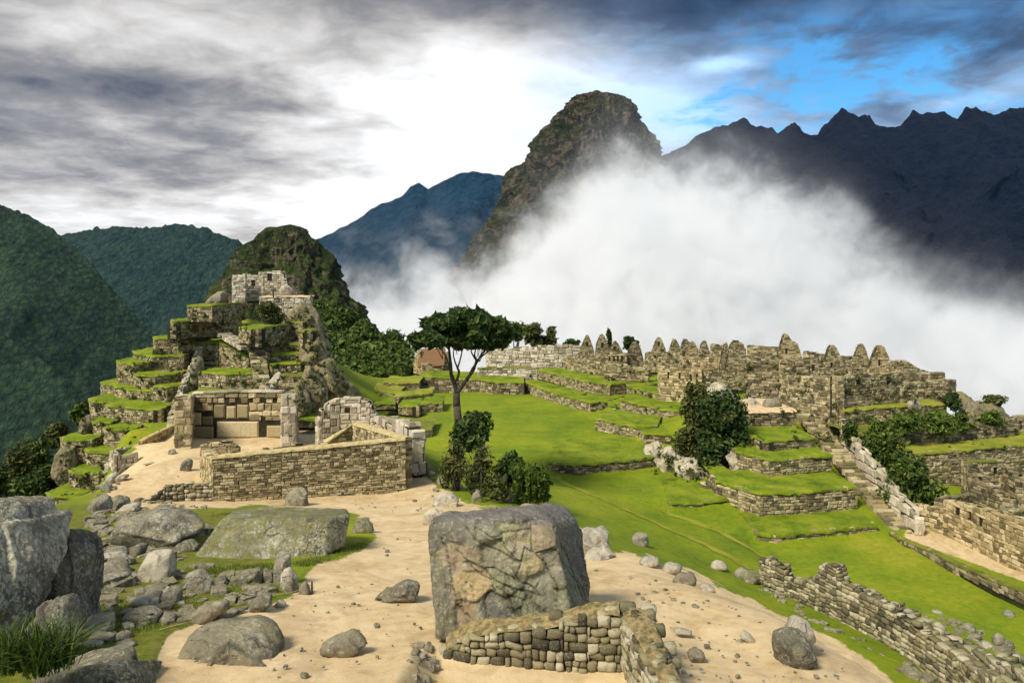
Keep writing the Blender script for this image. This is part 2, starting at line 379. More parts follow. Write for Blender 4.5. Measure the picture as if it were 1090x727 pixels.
# pyramid core
cp(260, 340, 128); cp(250, 380, 112); cp(180, 390, 112); cp(150, 452, 102); cp(220, 440, 96); cp(120, 505, 94); cp(100, 545, 88); cp(80, 585, 82); cz(150, 476, -17.6); cz(132, 488, -17.4); cz(118, 505, -18.2); cz(104, 530, -18.4); cp(330, 380, 118); cp(350, 420, 105)
cw(-52, 80, -30); cw(-60, 95, -34); cw(-66, 110, -36); cw(-60, 62, -26); cw(-50, 45, -18); cw(-75, 75, -48); cw(-85, 100, -60); cw(-80, 130, -55); cw(-60, 150, -40); cw(-110, 70, -85); cw(-130, 120, -110); cw(-60, 25, -22); cw(-120, 20, -80)
cw(-180, 80, -150); cw(-200, 200, -170); cw(-260, 20, -190); cw(-60, 200, -60); cw(-100, 260, -120); cw(-20, 180, -22); cw(10, 185, -24); cw(0, 230, -60); cw(60, 200, -30); cw(0, 300, -130); cw(100, 300, -140)
cw(45, 150, -21); cw(30, 165, -20); cw(80, 170, -48); cw(110, 220, -90); cw(90, 120, -36); cw(70, 112, -27); cw(62, 95, -20); cw(130, 130, -70); cw(170, 160, -110); cw(80, 90, -26); cw(110, 80, -42); cw(160, 70, -60); cw(60, 40, -22); cw(100, 40, -34); cw(200, 60, -110); cw(220, 220, -170); cw(250, 20, -150)
cw(30, 20, -18); cw(50, 15, -24); cw(90, 10, -40); cw(-40, 10, -14)
def in_poly(x, y, poly):
    inside = np.zeros(len(x), bool); n = len(poly); j = n - 1
    for i in range(n):
        xi, yi = poly[i]; xj, yj = poly[j]
        c = ((yi > y) != (yj > y)) & (x < (xj - xi) * (y - yi) / (yj - yi + 1e-9) + xi)
        inside ^= c; j = i
    return inside
def poly_dist(x, y, poly):
    best = np.full(len(x), 1e9); n = len(poly)
    for i in range(n):
        a = np.array(poly[i], float); b = np.array(poly[(i + 1) % n], float); ab = b - a
        t = np.clip(((x - a[0]) * ab[0] + (y - a[1]) * ab[1]) / (ab @ ab), 0, 1)
        best = np.minimum(best, np.hypot(x - a[0] - t * ab[0], y - a[1] - t * ab[1]))
    return best
_K = np.array(_ctl); _XY = _K[:, :2].copy(); _XY[:, 1] *= .75
def _phi(r): return np.sqrt(r * r + 2.0)
_D = np.linalg.norm(_XY[:, None] - _XY[None], axis=-1)
_n = len(_XY); _A = np.zeros((_n + 3, _n + 3)); _A[:_n, :_n] = -_phi(_D) + np.eye(_n) * .15
_A[:_n, _n] = 1; _A[:_n, _n + 1:] = _XY; _A[_n, :_n] = 1; _A[_n + 1:, :_n] = _XY.T
_w = np.linalg.solve(_A, np.concatenate([_K[:, 2], [0, 0, 0]]))
def height(xy):
    xy = np.atleast_2d(np.asarray(xy, float)); q = xy * np.array([1, .75])
    r = np.empty(len(q))
    for s_ in range(0, len(q), 20000):
        c = q[s_:s_ + 20000]
        r[s_:s_ + 20000] = -_phi(np.linalg.norm(c[:, None] - _XY[None], axis=-1)) @ _w[:_n] + _w[_n] + c @ _w[_n + 1:]
    for poly, z, fall in PADS:
        bb = np.array(poly); m = (xy[:, 0] > bb[:, 0].min() - 4) & (xy[:, 0] < bb[:, 0].max() + 4) & (xy[:, 1] > bb[:, 1].min() - 4) & (xy[:, 1] < bb[:, 1].max() + 4)
        if not m.any(): continue
        x, y = xy[m, 0], xy[m, 1]; s = np.where(in_poly(x, y, poly), 1, -1) * poly_dist(x, y, poly)
        w = np.clip(s / fall + 1, 0, 1); w = w * w * (3 - 2 * w); r[m] = r[m] * (1 - w) + z * w
    return r
PADS = []
def pad(px, z, fall): PADS.append(([tuple(P(a, b, dz(b, z))[:2]) for a, b in px], z, fall))
def hz(x, y): return float(height([[x, y]])[0])
def gd(px, py, dmin=10, dmax=220):
    """depth at which the sight line through a photo pixel meets the ground"""
    d = np.linspace(dmin, dmax, 1400)
    z = height(np.stack([(px - CX) / F * d, d], 1)); ray = (HY - py) / F * d
    k = np.nonzero(ray <= z)[0]
    return float(d[k[0]]) if len(k) else float(dmax)
def gp(px, py, **k):
    d = gd(px, py, **k); return P(px, py, d)

pad([(450, 432), (480, 423), (556, 424), (622, 441), (634, 459), (682, 473), (722, 474), (712, 483), (692, 484), (660, 487), (620, 490), (578, 490), (520, 482), (480, 462)], -18.4, 2.5)
pad([(604, 507.5), (660, 504.5), (693, 500), (745, 513), (784, 528), (750, 531), (712, 532.5), (670, 522)], -19.6, 2.0)
pad([(806, 578), (826, 581), (880, 578), (936, 572), (975, 586), (1010, 604), (1060, 628), (1100, 645), (1140, 700), (1010, 722), (960, 690), (900, 655), (845, 622), (818, 600)], -21.0, 1.3)
PADS.append(([(-1.55, 18.2), (2.35, 18.0), (2.6, 14.8), (2.8, 12.5), (-1.9, 12.5), (-1.75, 16.5)], -8.72, .6))
pad([(716, 549), (790, 543), (802, 552), (910, 544), (932, 556), (880, 561.5), (826, 566), (800, 565), (760, 556)], -20.3, 1.1)
SAND = [(150, 900), (168, 700), (178, 676), (232, 652), (290, 640), (318, 624), (336, 600), (380, 586), (402, 572), (380, 548), (300, 538), (165, 541), (118, 546), (112, 518), (130, 488), (150, 470), (185, 455), (205, 440),
        (300, 440), (342, 452), (440, 452), (441, 490), (462, 516), (500, 536), (560, 548), (605, 556), (650, 586), (690, 592), (742, 608), (790, 636), (838, 655), (880, 675), (925, 702), (975, 745), (1100, 900)]
SAND2 = [(968, 556), (1100, 602), (1100, 622), (962, 572)]

def m_ground():
    m, nt, b, out = material('ground'); co = obj_co(nt)
    at = nt.new('ShaderNodeAttribute', attribute_name='sand').outputs['Fac']
    n0 = nt.noise(co, .09, 4, .6); n1 = nt.noise(co, .35, 5, .6); n2 = nt.noise(co, 2.2, 6, .65); n3 = nt.noise(co, 14, 5, .7); n4 = nt.noise(co, 60, 3, .7)
    sand = nt.ramp(nt.math('ADD', nt.math('MULTIPLY', n1, .5), nt.math('MULTIPLY', n2, .5)), [(.3, (.37, .26, .125)), (.48, (.54, .41, .225)), (.62, (.62, .49, .295)), (.75, (.68, .56, .37))])
    sand = nt.mix(nt.step(nt.noise(co, .9, 5, .65, .8), .52, .64, 0, .45), sand, (.36, .25, .115, 1))
    sand = nt.mix(nt.step(nt.noise(nt.scale(co, (1, .5, 1)), .22, 6, .7, 1.2), .53, .60, 0, .40), sand, (.33, .235, .12, 1))
    sand = nt.mix(nt.step(nt.voro(co, 2.6), .07, .045, 0, .8), sand, (.22, .19, .15, 1))
    sand = nt.mix(nt.step(n3, .52, .72, 0, .35), sand, (.40, .27, .13, 1))
    sand = nt.mix(nt.step(nt.voro(co, 7.0), .09, .05, 0, .5), sand, (.34, .29, .21, 1))
    g = nt.math('ADD', nt.math('MULTIPLY', nt.math('ADD', nt.math('MULTIPLY', n0, .6), nt.math('MULTIPLY', n1, .4)), .62), nt.math('ADD', nt.math('MULTIPLY', n2, .3), nt.math('MULTIPLY', n3, .25)))
    grass = nt.ramp(g, [(.40, (.06, .088, .004)), (.52, (.128, .188, .005)), (.62, (.205, .25, .007)), (.74, (.36, .31, .03))])
    grass = nt.mix(nt.step(n4, .45, .7, 0, .5), grass, (.07, .12, .008, 1))
    dirt = nt.mix(nt.step(nt.math('ADD', nt.math('MULTIPLY', n2, .6), nt.math('MULTIPLY', n1, .4)), .54, .64), grass, (.19, .14, .07, 1))
    moss = nt.new('ShaderNodeAttribute', attribute_name='rough').outputs['Fac']
    mossy = nt.ramp(nt.math('ADD', nt.math('MULTIPLY', n2, .55), nt.math('MULTIPLY', n3, .45)), [(.34, (.035, .045, .008)), (.46, (.10, .115, .012)), (.56, (.19, .18, .03)), (.66, (.20, .145, .065))])
    grass = nt.mix(moss, grass, nt.mix(.25, mossy, dirt))
    f = nt.step(nt.math('ADD', at, nt.math('MULTIPLY', nt.math('SUBTRACT', nt.math('ADD', nt.math('MULTIPLY', n2, .5), nt.math('MULTIPLY', n3, .5)), .5), .9)), .42, .58)
    nt.put(b.inputs['Base Color'], nt.mix(f, grass, sand))
    hgt = nt.math('ADD', nt.math('MULTIPLY', n2, .5), nt.math('ADD', nt.math('MULTIPLY', n3, .5), nt.math('MULTIPLY', n4, nt.math('SUBTRACT', .9, nt.math('MULTIPLY', f, .7)))))
    bump(nt, b, hgt, .6, .07)
    return m
M_ground = m_ground()

def build_ground():
    px = np.concatenate([np.linspace(-1500, -60, 120)[:-1], np.arange(-60, 1160, 3.2), np.linspace(1160, 2700, 120)[1:]])
    d = 4.0 * 1.0125 ** np.arange(350)
    Pw = np.zeros((len(px), len(d), 3))
    Pw[:, :, 0] = (px[:, None] - CX) / F * d[None]; Pw[:, :, 1] = d[None]
    V = Pw.reshape(-1, 3); V[:, 2] = height(V[:, :2])
    q = V * np.array([1, 1, 0])
    V[:, 2] += fbm(q * .5, 4, 61) * .10 + fbm(q * 2.1, 3, 62) * .035
    sx = CX + V[:, 0] / V[:, 1] * F; sy = HY - V[:, 2] / V[:, 1] * F
    wob = fbm(q * .9, 4, 63) * 7
    ins = in_poly(sx, sy + wob, SAND) & (V[:, 1] < 92) | in_poly(sx, sy, SAND2) & (V[:, 1] > 40) & (V[:, 1] < 80)
    dist = np.minimum(poly_dist(sx, sy + wob, SAND), poly_dist(sx, sy, SAND2))
    sand = np.clip(.5 + np.where(ins, 1, -1) * dist / 12.0, 0, 1)
    sand[(V[:, 1] > 92) & ~ins] = 0
    V[:, 2] -= .05 * sand
    rough = np.clip((330 - sx) / 60, 0, 1) * np.clip((sy - 520) / 30, 0, 1)
    # the steep outer flanks are scrub, not lawn
    faces = grid_faces(len(px), len(d))
    fs = ins[faces].sum(1) >= 2
    for nm, sel in (('ground', ~fs), ('path', fs)):
        used = np.unique(faces[sel]); mp = np.full(len(V), -1); mp[used] = np.arange(len(used))
        o = mesh_obj(nm, V[used], mp[faces[sel]], M_ground, smooth=True)
        for an, av in (('sand', sand), ('rough', rough)):
            a = o.data.attributes.new(an, 'FLOAT', 'POINT'); a.data.foreach_set('value', av[used].astype(np.float32))
        tag(o, kind='structure')
build_ground()
# ------------------------------------------------------------------ stone, rock, earth and leaf materials
def m_masonry(name, cols, scale=1.0, lichen=.35, bstr=.5, warm=None):
    m, nt, b, out = material(name); co = obj_co(nt)
    r = geo(nt, 'Random Per Island')
    n1 = nt.noise(co, .5, 4, .6); n2 = nt.noise(co, 5 * scale, 6, .7); n3 = nt.noise(co, 26 * scale, 4, .7)
    c = nt.ramp(nt.math('ADD', nt.math('MULTIPLY', r, .78), nt.math('MULTIPLY', n1, .40)), [(.18, cols[0]), (.42, cols[1]), (.65, cols[2]), (.95, cols[3])])
    c = nt.mix(nt.step(n2, .48, .72, 0, .65), c, tuple(k * .38 for k in cols[1]) + (1,))
    lc = nt.step(nt.math('ADD', n3, nt.math('MULTIPLY', n2, .35)), .74, .82, 0, lichen)
    c = nt.mix(lc, c, (.50, .49, .40, 1))
    sp = nt.new('ShaderNodeSeparateXYZ'); nt.put(sp.inputs[0], geo(nt, 'Normal'))
    up = nt.math('MULTIPLY', nt.step(sp.outputs[2], .55, .9), nt.step(n1, .40, .6))
    c = nt.mix(nt.math('MULTIPLY', up, .45), c, (.20, .19, .05, 1))
    nt.put(b.inputs['Base Color'], c)
    bump(nt, b, nt.math('ADD', n2, nt.math('MULTIPLY', n3, .6)), bstr, .05 / scale)
    return m
M_wall = m_masonry('weathered_masonry', [(.07, .06, .03), (.19, .155, .08), (.31, .25, .13), (.50, .43, .26)], 1.0)
M_wallwarm = m_masonry('ochre_masonry', [(.10, .075, .035), (.28, .215, .105), (.41, .32, .16), (.60, .49, .29)], 1.0)
M_walldark = m_masonry('dark_masonry', [(.045, .037, .022), (.12, .097, .052), (.20, .16, .085), (.38, .32, .20)], 1.0)
M_wallpale = m_masonry('pale_masonry', [(.19, .165, .12), (.36, .31, .22), (.48, .42, .31), (.62, .56, .44)], .7)
M_rubble = m_masonry('rubble', [(.045, .04, .024), (.145, .125, .07), (.25, .215, .12), (.44, .40, .28)], 1.6, .5, .8)
M_ashlar = m_masonry('cut_granite', [(.14, .115, .06), (.27, .22, .12), (.40, .32, .17), (.55, .46, .28)], .8, .2)

def m_plain(name, c0, c1, scale=2.0, bstr=.5, bd=.05):
    m, nt, b, out = material(name); co = obj_co(nt)
    n = nt.noise(co, scale, 6, .65)
    nt.put(b.inputs['Base Color'], nt.ramp(n, [(.35, c0), (.65, c1)])); bump(nt, b, n, bstr, bd)
    return m
M_mortar = m_plain('earth_mortar', (.016, .014, .009), (.045, .037, .022), 4)
M_niche = m_plain('niche_shade', (.018, .015, .011), (.035, .03, .02), 4)  # near-black colour stands in for the shade inside wall openings
M_cap = m_plain('dry_turf_capping', (.34, .27, .12), (.55, .45, .23), 3, .7, .08)
M_sandtop = m_plain('packed_sand', (.46, .34, .18), (.62, .48, .29), 1.2, .4, .04)
M_bark = m_plain('bark', (.035, .028, .02), (.11, .095, .07), 9, .8, .04)
M_barkpale = m_plain('pale_bark', (.13, .11, .08), (.30, .27, .21), 7, .6, .03)

def m_turf(name, a, b_, c_):
    m, nt, b, out = material(name); co = obj_co(nt)
    n1 = nt.noise(co, .45, 4, .6); n2 = nt.noise(co, 3.0, 5, .7); n3 = nt.noise(co, 30, 4, .7)
    t = nt.math('ADD', nt.math('MULTIPLY', n1, .5), nt.math('ADD', nt.math('MULTIPLY', n2, .3), nt.math('MULTIPLY', n3, .3)))
    c = nt.ramp(t, [(.42, a), (.54, b_), (.68, c_)])
    nt.put(b.inputs['Base Color'], c); bump(nt, b, nt.math('ADD', nt.math('MULTIPLY', n2, .5), n3), .7, .09)
    return m
M_turf = m_turf('turf', (.06, .095, .004), (.145, .205, .006), (.27, .285, .02))
M_turfdry = m_turf('dry_turf', (.12, .14, .012), (.22, .24, .02), (.34, .32, .05))
M_turfmoss = m_turf('mossy_turf', (.06, .085, .01), (.15, .17, .02), (.24, .22, .04))

def m_rock(name, base, lichen=.5, moss=.3, scale=1.0, dark=.5, island=False, spots=(.56, .56, .46), crack=.6, lich=0.0):
    m, nt, b, out = material(name); co = obj_co(nt)
    n0 = nt.noise(co, .55 * scale, 5, .6, .4); n1 = nt.noise(co, 2.4 * scale, 7, .68); n2 = nt.noise(co, 11 * scale, 6, .72); n3 = nt.noise(co, 45 * scale, 3, .7)
    c = nt.ramp(nt.math('ADD', nt.math('MULTIPLY', n0, .45), nt.math('MULTIPLY', n1, .55)), [(.30, tuple(k * .42 for k in base)), (.48, base), (.68, tuple(min(1, k * 1.55) for k in base))])
    c = nt.mix(nt.step(n2, .50, .70, 0, dark), c, tuple(k * .22 for k in base) + (1,))
    n4 = nt.noise(co, 8.0 * scale, 9, .78, .3); n5 = nt.noise(nt.scale(co, (1, 1, .45)), 1.5 * scale, 6, .7, .5)
    c = nt.mix(nt.step(n5, .50, .60, 0, .62), c, tuple(k * .30 for k in base) + (1,))
    c = nt.mix(nt.step(nt.noise(co, 1.1 * scale, 4, .6), .52, .66, 0, .5), c, (base[0] * 1.25, base[1] * 1.1, base[2] * .62, 1))
    c = nt.mix(nt.math('MULTIPLY', nt.step(nt.math('ADD', n4, nt.math('MULTIPLY', nt.math('SUBTRACT', n0, .5), .5)), .535 - lich, .570 - lich), lichen), c, nt.mix(n2, (*spots, 1), (.36, .36, .25, 1)))
    # lichen: crisp pale blotches gathered in patches
    v = nt.voro(co, 5.5 * scale, rand=1.0)
    bl = nt.step(nt.math('ADD', v, nt.math('MULTIPLY', nt.math('SUBTRACT', n2, .5), 1.1)), .36, .24)
    patch = nt.step(nt.math('ADD', n0, nt.math('MULTIPLY', nt.math('SUBTRACT', n1, .5), .5)), .42, .62)
    c = nt.mix(nt.math('MULTIPLY', nt.math('MULTIPLY', bl, patch), lichen), c, (*spots, 1))
    c = nt.mix(nt.step(nt.math('ADD', n3, nt.math('MULTIPLY', n1, .3)), .78, .86, 0, lichen), c, (.55, .55, .50, 1))
    sp = nt.new('ShaderNodeSeparateXYZ'); nt.put(sp.inputs[0], geo(nt, 'Normal'))
    mz = nt.math('MULTIPLY', nt.step(nt.math('ADD', n1, nt.math('MULTIPLY', sp.outputs[2], .12)), .54, .66), moss)
    c = nt.mix(mz, c, nt.mix(n2, (.05, .06, .015, 1), (.22, .22, .05, 1)))
    cr = nt.voro(nt.vmath('ADD', co, nt.vmath('MULTIPLY', nt.noise(co, 1.5 * scale, 5, .6, out=1), (1.6, 1.6, 1.6))), .6 * scale, 'DISTANCE_TO_EDGE')
    c = nt.mix(nt.math('MULTIPLY', nt.step(cr, .03, .006), nt.step(n0, .50, .60, 0, .75)), c, (.02, .018, .014, 1))
    nt.put(b.inputs['Base Color'], c)
    h = nt.math('ADD', nt.math('MULTIPLY', n1, .9), nt.math('ADD', nt.math('MULTIPLY', n2, .45), nt.math('MULTIPLY', n3, .18)))
    h = nt.math('ADD', h, nt.math('MULTIPLY', nt.step(cr, 0, .05), crack * .5))
    bump(nt, b, h, .9, .14 / scale)
    return m
M_rockgrey = m_rock('grey_lichen_rock', (.27, .242, .18), .8, .25)
M_rockdark = m_rock('dark_rock', (.18, .16, .115), .6, .25)
M_rockblack = m_rock('blackened_rock', (.15, .132, .105), .6, .25)
M_rockpale = m_rock('pale_granite', (.46, .41, .31), .35, .12, 1.0, .35)
M_rockmoss = m_rock('mossy_rock', (.235, .215, .135), .6, .75)
M_rockcliff = m_rock('cliff_rock', (.27, .22, .13), .5, .6, .35, .6)
M_lich = m_rock('pale_lichen_rock', (.27, .245, .185), 1.0, .2, .9, .7, spots=(.66, .64, .52), lich=.03)
M_rockbrown = m_rock('brown_boulder', (.27, .235, .165), .45, .35, .8)

def m_leaf(name, c0, c1, c2):
    m, nt, b, out = material(name); r = geo(nt, 'Random Per Island')
    n = nt.noise(obj_co(nt), 1.3, 3, .6)
    c = nt.ramp(nt.math('ADD', nt.math('MULTIPLY', r, .6), nt.math('MULTIPLY', n, .4)), [(.2, c0), (.5, c1), (.85, c2)])
    nt.put(b.inputs['Base Color'], c); b.inputs['Roughness'].default_value = .6
    tr = nt.new('ShaderNodeBsdfTranslucent'); nt.put(tr.inputs[0], c); mx = nt.new('ShaderNodeMixShader'); mx.inputs[0].default_value = .25
    nt.l.new(b.outputs[0], mx.inputs[1]); nt.l.new(tr.outputs[0], mx.inputs[2]); nt.l.new(mx.outputs[0], out.inputs[0])
    return m
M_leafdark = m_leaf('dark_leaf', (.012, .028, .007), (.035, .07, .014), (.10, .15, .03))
M_leafmid = m_leaf('mid_leaf', (.018, .04, .008), (.06, .105, .015), (.16, .20, .035))
M_leafolive = m_leaf('olive_leaf', (.025, .036, .008), (.075, .09, .02), (.19, .19, .05))
M_leafbright = m_leaf('bright_leaf', (.03, .06, .008), (.08, .135, .016), (.18, .23, .03))
M_blade = m_leaf('grass_blade', (.05, .085, .008), (.12, .165, .014), (.26, .27, .05))
M_bladedark = m_leaf('strap_leaf', (.018, .04, .008), (.055, .095, .014), (.15, .20, .04))

# ------------------------------------------------------------------ masonry generator
def _rounded_template(k):
    bm = bmesh.new(); bmesh.ops.create_cube(bm, size=2.0)
    bmesh.ops.subdivide_edges(bm, edges=bm.edges[:], cuts=k, use_grid_fill=True)
    bm.verts.ensure_lookup_table()
    v = np.array([x.co[:] for x in bm.verts]); f = [[q.index for q in x.verts] for x in bm.faces]; bm.free()
    s = v / np.linalg.norm(v, axis=1)[:, None]
    return v, s, np.array(f)
TPL = {k: _rounded_template(k) for k in (1, 2, 3)}
class Stones:
    """collects many separate stones for ONE wall part"""
    def __init__(s, rng=None): s.V = []; s.F = []; s.n = 0; s.M = []; s.rng = rng or np.random.default_rng(len(s.V) + 5)
    def add(s, V, Fc, mi=0):
        V = np.asarray(V, float); s.V.append(V); s.F += [[a + s.n for a in f] for f in (Fc.tolist() if hasattr(Fc, 'tolist') else Fc)]
        s.n += len(V); s.M += [mi] * len(Fc)
    def block(s, O, U, N, u0, u1, v0, v1, n0, n1, hi=0, rnd=.35, jit=.03, mi=0, lean=0.0, tops=None):
        """stone between u0..u1 along U, v0..v1 upwards, n0..n1 outwards along N (N side is the seen face)"""
        r = s.rng; O, U, N = map(np.asarray, (O, U, N))
        if hi:
            b, sp, f = TPL[hi]; v = b * (1 - rnd) + sp * 1.25 * rnd
            v = v + fbm(b * .9 + r.uniform(0, 99, 3), 2, 77) [:, None] * sp * .34
            c = np.array([(u0 + u1) / 2, (n0 + n1) / 2, (v0 + v1) / 2]); h = np.array([(u1 - u0) / 2, (n1 - n0) / 2, (v1 - v0) / 2])
            th = r.normal(0, .11); v = v * h
            a, e = v[:, 0] * math.cos(th) - v[:, 2] * math.sin(th), v[:, 0] * math.sin(th) + v[:, 2] * math.cos(th)
            v = np.stack([a, v[:, 1], e], 1) + c
        else:
            w, h = u1 - u0, v1 - v0; ins = min(w, h) * .16; ring = n1 - ins * .9
            v = np.array([[u0, n0, v0], [u1, n0, v0], [u1, n0, v1], [u0, n0, v1], [u0, ring, v0], [u1, ring, v0], [u1, ring, v1], [u0, ring, v1],
                          [u0 + ins, n1, v0 + ins], [u1 - ins, n1, v0 + ins], [u1 - ins, n1, v1 - ins], [u0 + ins, n1, v1 - ins]])
            if tops is not None:
                for i_ in (3, 7, 11): v[i_, 2] = max(v0 + .02, min(v[i_, 2], tops[0]))
                for i_ in (2, 6, 10): v[i_, 2] = max(v0 + .02, min(v[i_, 2], tops[1]))
            J = r.normal(0, jit, (12, 3)) * np.array([min(w, .5), .5 * min(w, h), min(h, .4)]) * 2.2
            J[8:] *= 1.3; v = v + J
            f = [[4, 5, 9, 8], [5, 6, 10, 9], [6, 7, 11, 10], [7, 4, 8, 11], [8, 9, 10, 11], [0, 1, 5, 4], [1, 2, 6, 5], [2, 3, 7, 6], [3, 0, 4, 7]]
        W_ = O[None] + v[:, 0:1] * U + v[:, 1:2] * N + np.array([0, 0, 1.0]) * v[:, 2:3]
        if lean: W_ = W_ - N[None] * (v[:, 2:3] * lean)
        s.add(W_, f, mi)
    def build(s, name, mats, parent=None, smooth=False):
        V = np.vstack(s.V)
        return mesh_obj(name, V.tolist(), s.F, mats, parent, smooth, s.M)

def face_stones(st, A, B, zb, zt, size=(.5, .3), depth=.35, holes=(), hi=0, jag=.0, n_off=0.0, lean=0.0, core=True, coredepth=.5, gap=.016, rnd=.35, top=True, wjit=.5, hmin=.6):
    """lay courses of stones on the face A-B (xy), zb/zt are functions of the distance u; the seen side is to the right of A->B"""
    A = np.asarray(A, float)[:2]; B = np.asarray(B, float)[:2]; L = np.linalg.norm(B - A)
    if L < .05: return
    U = np.append((B - A) / L, 0); N = np.array([U[1], -U[0], 0])
    us = np.linspace(0, L, max(3, int(L / .35) + 2)); ZB = np.array([zb(u) for u in us]); ZT = np.array([zt(u) for u in us])
    z0 = ZB.min(); z1 = ZT.max(); O = np.array([A[0], A[1], 0.0]); r = st.rng
    v = z0
    while v < z1 - .02:
        h = size[1] * r.uniform(hmin, 1.45); u = -r.uniform(0, size[0] * .5)
        while u < L:
            w = size[0] * r.uniform(1 - wjit, 1 + wjit * 1.2)
            ua, ub = max(u, 0.0), min(u + w, L)
            if L - ub < size[0] * .3: ub = L
            u = ub if ub == L else u + w
            vm = v + h * .5; skip = False
            for a, b_, c_, d_ in holes:
                if c_ < vm < d_:
                    if ua >= a - .02 and ub <= b_ + .02: skip = True
                    elif ua < a < ub: ub2 = a; u = b_ if b_ < L else L; ub = ub2
                    elif ua < b_ < ub: ua = b_
            if skip:
                if u >= L: break
                continue
            uc = (ua + ub) / 2
            if ub - ua < .04: 
                if u >= L: break
                continue
            t = np.interp(uc, us, ZT) + (r.normal(0, jag) if jag else 0); bt = np.interp(uc, us, ZB)
            va, vb = max(v, bt - .25), v + h + r.normal(0, size[1] * .05)
            if vb < bt: continue
            ta, tb = np.interp(ua, us, ZT), np.interp(ub, us, ZT); tj = t - np.interp(uc, us, ZT); steep = abs(ta - tb) > .12
            if steep:
                uu = np.linspace(ua, ub, 9); okk = uu[np.interp(uu, us, ZT) > va + h * .45]
                if len(okk) < 2: continue
                ua, ub = okk[0], okk[-1]; ta, tb = np.interp(ua, us, ZT), np.interp(ub, us, ZT)
                if ub - ua < .08: continue
                tops = (max(ta, va) + tj, max(tb, va) + tj)
            else:
                tops = None
                if va > t - size[1] * .3: continue
                if vb > t - size[1] * .25: vb = t + r.normal(0, size[1] * .07)
            st.block(O, U, N, ua + gap, ub - gap, va + gap, vb - gap, n_off - depth, n_off + r.normal(0, .025 * size[1] / .3), hi, rnd, lean=lean, jit=.03, tops=tops)
            if u >= L: break
        v += h
    if core:
        q = []; m = len(us); zc = ZT - size[1] * .45
        inset = min(.13, depth * .4)
        for k in range(m):
            for n_, zz in ((n_off - inset, ZB[k] - .3), (n_off - inset, zc[k]), (n_off - inset - coredepth, zc[k]), (n_off - inset - coredepth, ZB[k] - .3)):
                zz = max(zz, ZB[k] - .3)
                q.append(O + U * min(max(us[k], .06), L - .06) + N * (n_ - lean * (zz if lean else 0)) + np.array([0, 0, zz]))
        Fc = []
        for k in range(m - 1):
            a = k * 4; Fc += [[a + i, a + 4 + i, a + 4 + (i + 1) % 4, a + (i + 1) % 4] for i in range(4)]
        Fc += [[0, 1, 2, 3], [(m - 1) * 4 + i for i in (3, 2, 1, 0)]]
        st.add(np.array(q), Fc, 1)

def lin(L, a, b): return lambda u: a + (b - a) * (u / max(L, 1e-6))
def prof(pts):
    xs = [p[0] for p in pts]; ys = [p[1] for p in pts]
    return lambda u: float(np.interp(u, xs, ys))

_seed = [100]
def rng():
    _seed[0] += 1; return np.random.default_rng(_seed[0])

def free_wall(base, zb, zt, thick=.8, name='wall', mats=None, parent=None, size=(.5, .3), hi=0, jag=.05, holes=None, cap=None, rnd=.35, ends=True, gap=.012, smooth=None):
    """a two-faced wall along the polyline base [(x, y)...]; zb / zt per point, or zt as one function per segment"""
    st = Stones(rng()); base = [np.asarray(p, float)[:2] for p in base]
    mats = mats or M_wall
    n = len(base) - 1; offs = []
    for i in range(n + 1):                       # offset line for the far face
        d = np.zeros(2)
        for k in (i - 1, i):
            if 0 <= k < n:
                e = base[k + 1] - base[k]; e = e / np.linalg.norm(e); d += np.array([-e[1], e[0]])
        offs.append(base[i] + d / np.linalg.norm(d) * thick / max(.5, abs(np.linalg.norm(d)) / (2 if 0 < i < n else 1)))
    for i in range(n):
        A, B = base[i], base[i + 1]; L = np.linalg.norm(B - A)
        fb = lin(L, zb[i], zb[i + 1])
        ft = zt[i] if callable(zt[i]) else lin(L, zt[i], zt[i + 1])
        hs = holes.get(i, ()) if holes else ()
        face_stones(st, A, B, fb, ft, size, thick * .5, hs, hi, jag, coredepth=max(.1, thick - .26), rnd=rnd, gap=gap)
        A2, B2 = offs[i], offs[i + 1]; L2 = np.linalg.norm(B2 - A2)
        face_stones(st, B2, A2, lambda u: fb((1 - u / L2) * L), lambda u: ft((1 - u / L2) * L), size, thick * .5, (), hi, jag, core=False, rnd=rnd, gap=gap)
    if ends:
        t0 = zt[0](0) if callable(zt[0]) else zt[0]; LL = np.linalg.norm(base[n] - base[n - 1])
        t1 = zt[n - 1](LL) if callable(zt[n - 1]) else zt[n]
        face_stones(st, offs[0], base[0], lin(1, zb[0], zb[0]), lin(1, t0, t0), size, .3, (), hi, 0, core=False, rnd=rnd, gap=gap, n_off=.03)
        face_stones(st, base[n], offs[n], lin(1, zb[n], zb[n]), lin(1, t1, t1), size, .3, (), hi, 0, core=False, rnd=rnd, gap=gap, n_off=.03)
    if cap:
        for i in range(n):
            A, B = base[i], base[i + 1]; L = np.linalg.norm(B - A); m = max(3, int(L / .3)); A2, B2 = offs[i], offs[i + 1]
            ft = zt[i] if callable(zt[i]) else lin(L, zt[i], zt[i + 1]); rw = []
            for k in range(m + 1):
                t = k / m
                for s_, dzc in ((-.07, -.10), (.0, .04), (.5, .10), (1.0, .04), (1.07, -.10)):
                    p = (A + (B - A) * t) * (1 - s_) + (A2 + (B2 - A2) * t) * s_
                    rw.append([p[0], p[1], ft(t * L) + dzc + .02 * st.rng.normal()])
            st.add(np.array(rw), grid_faces(m + 1, 5), 2)
    return st.build(name, [mats, M_mortar] + ([cap] if cap else []), parent, bool(hi) if smooth is None else smooth)

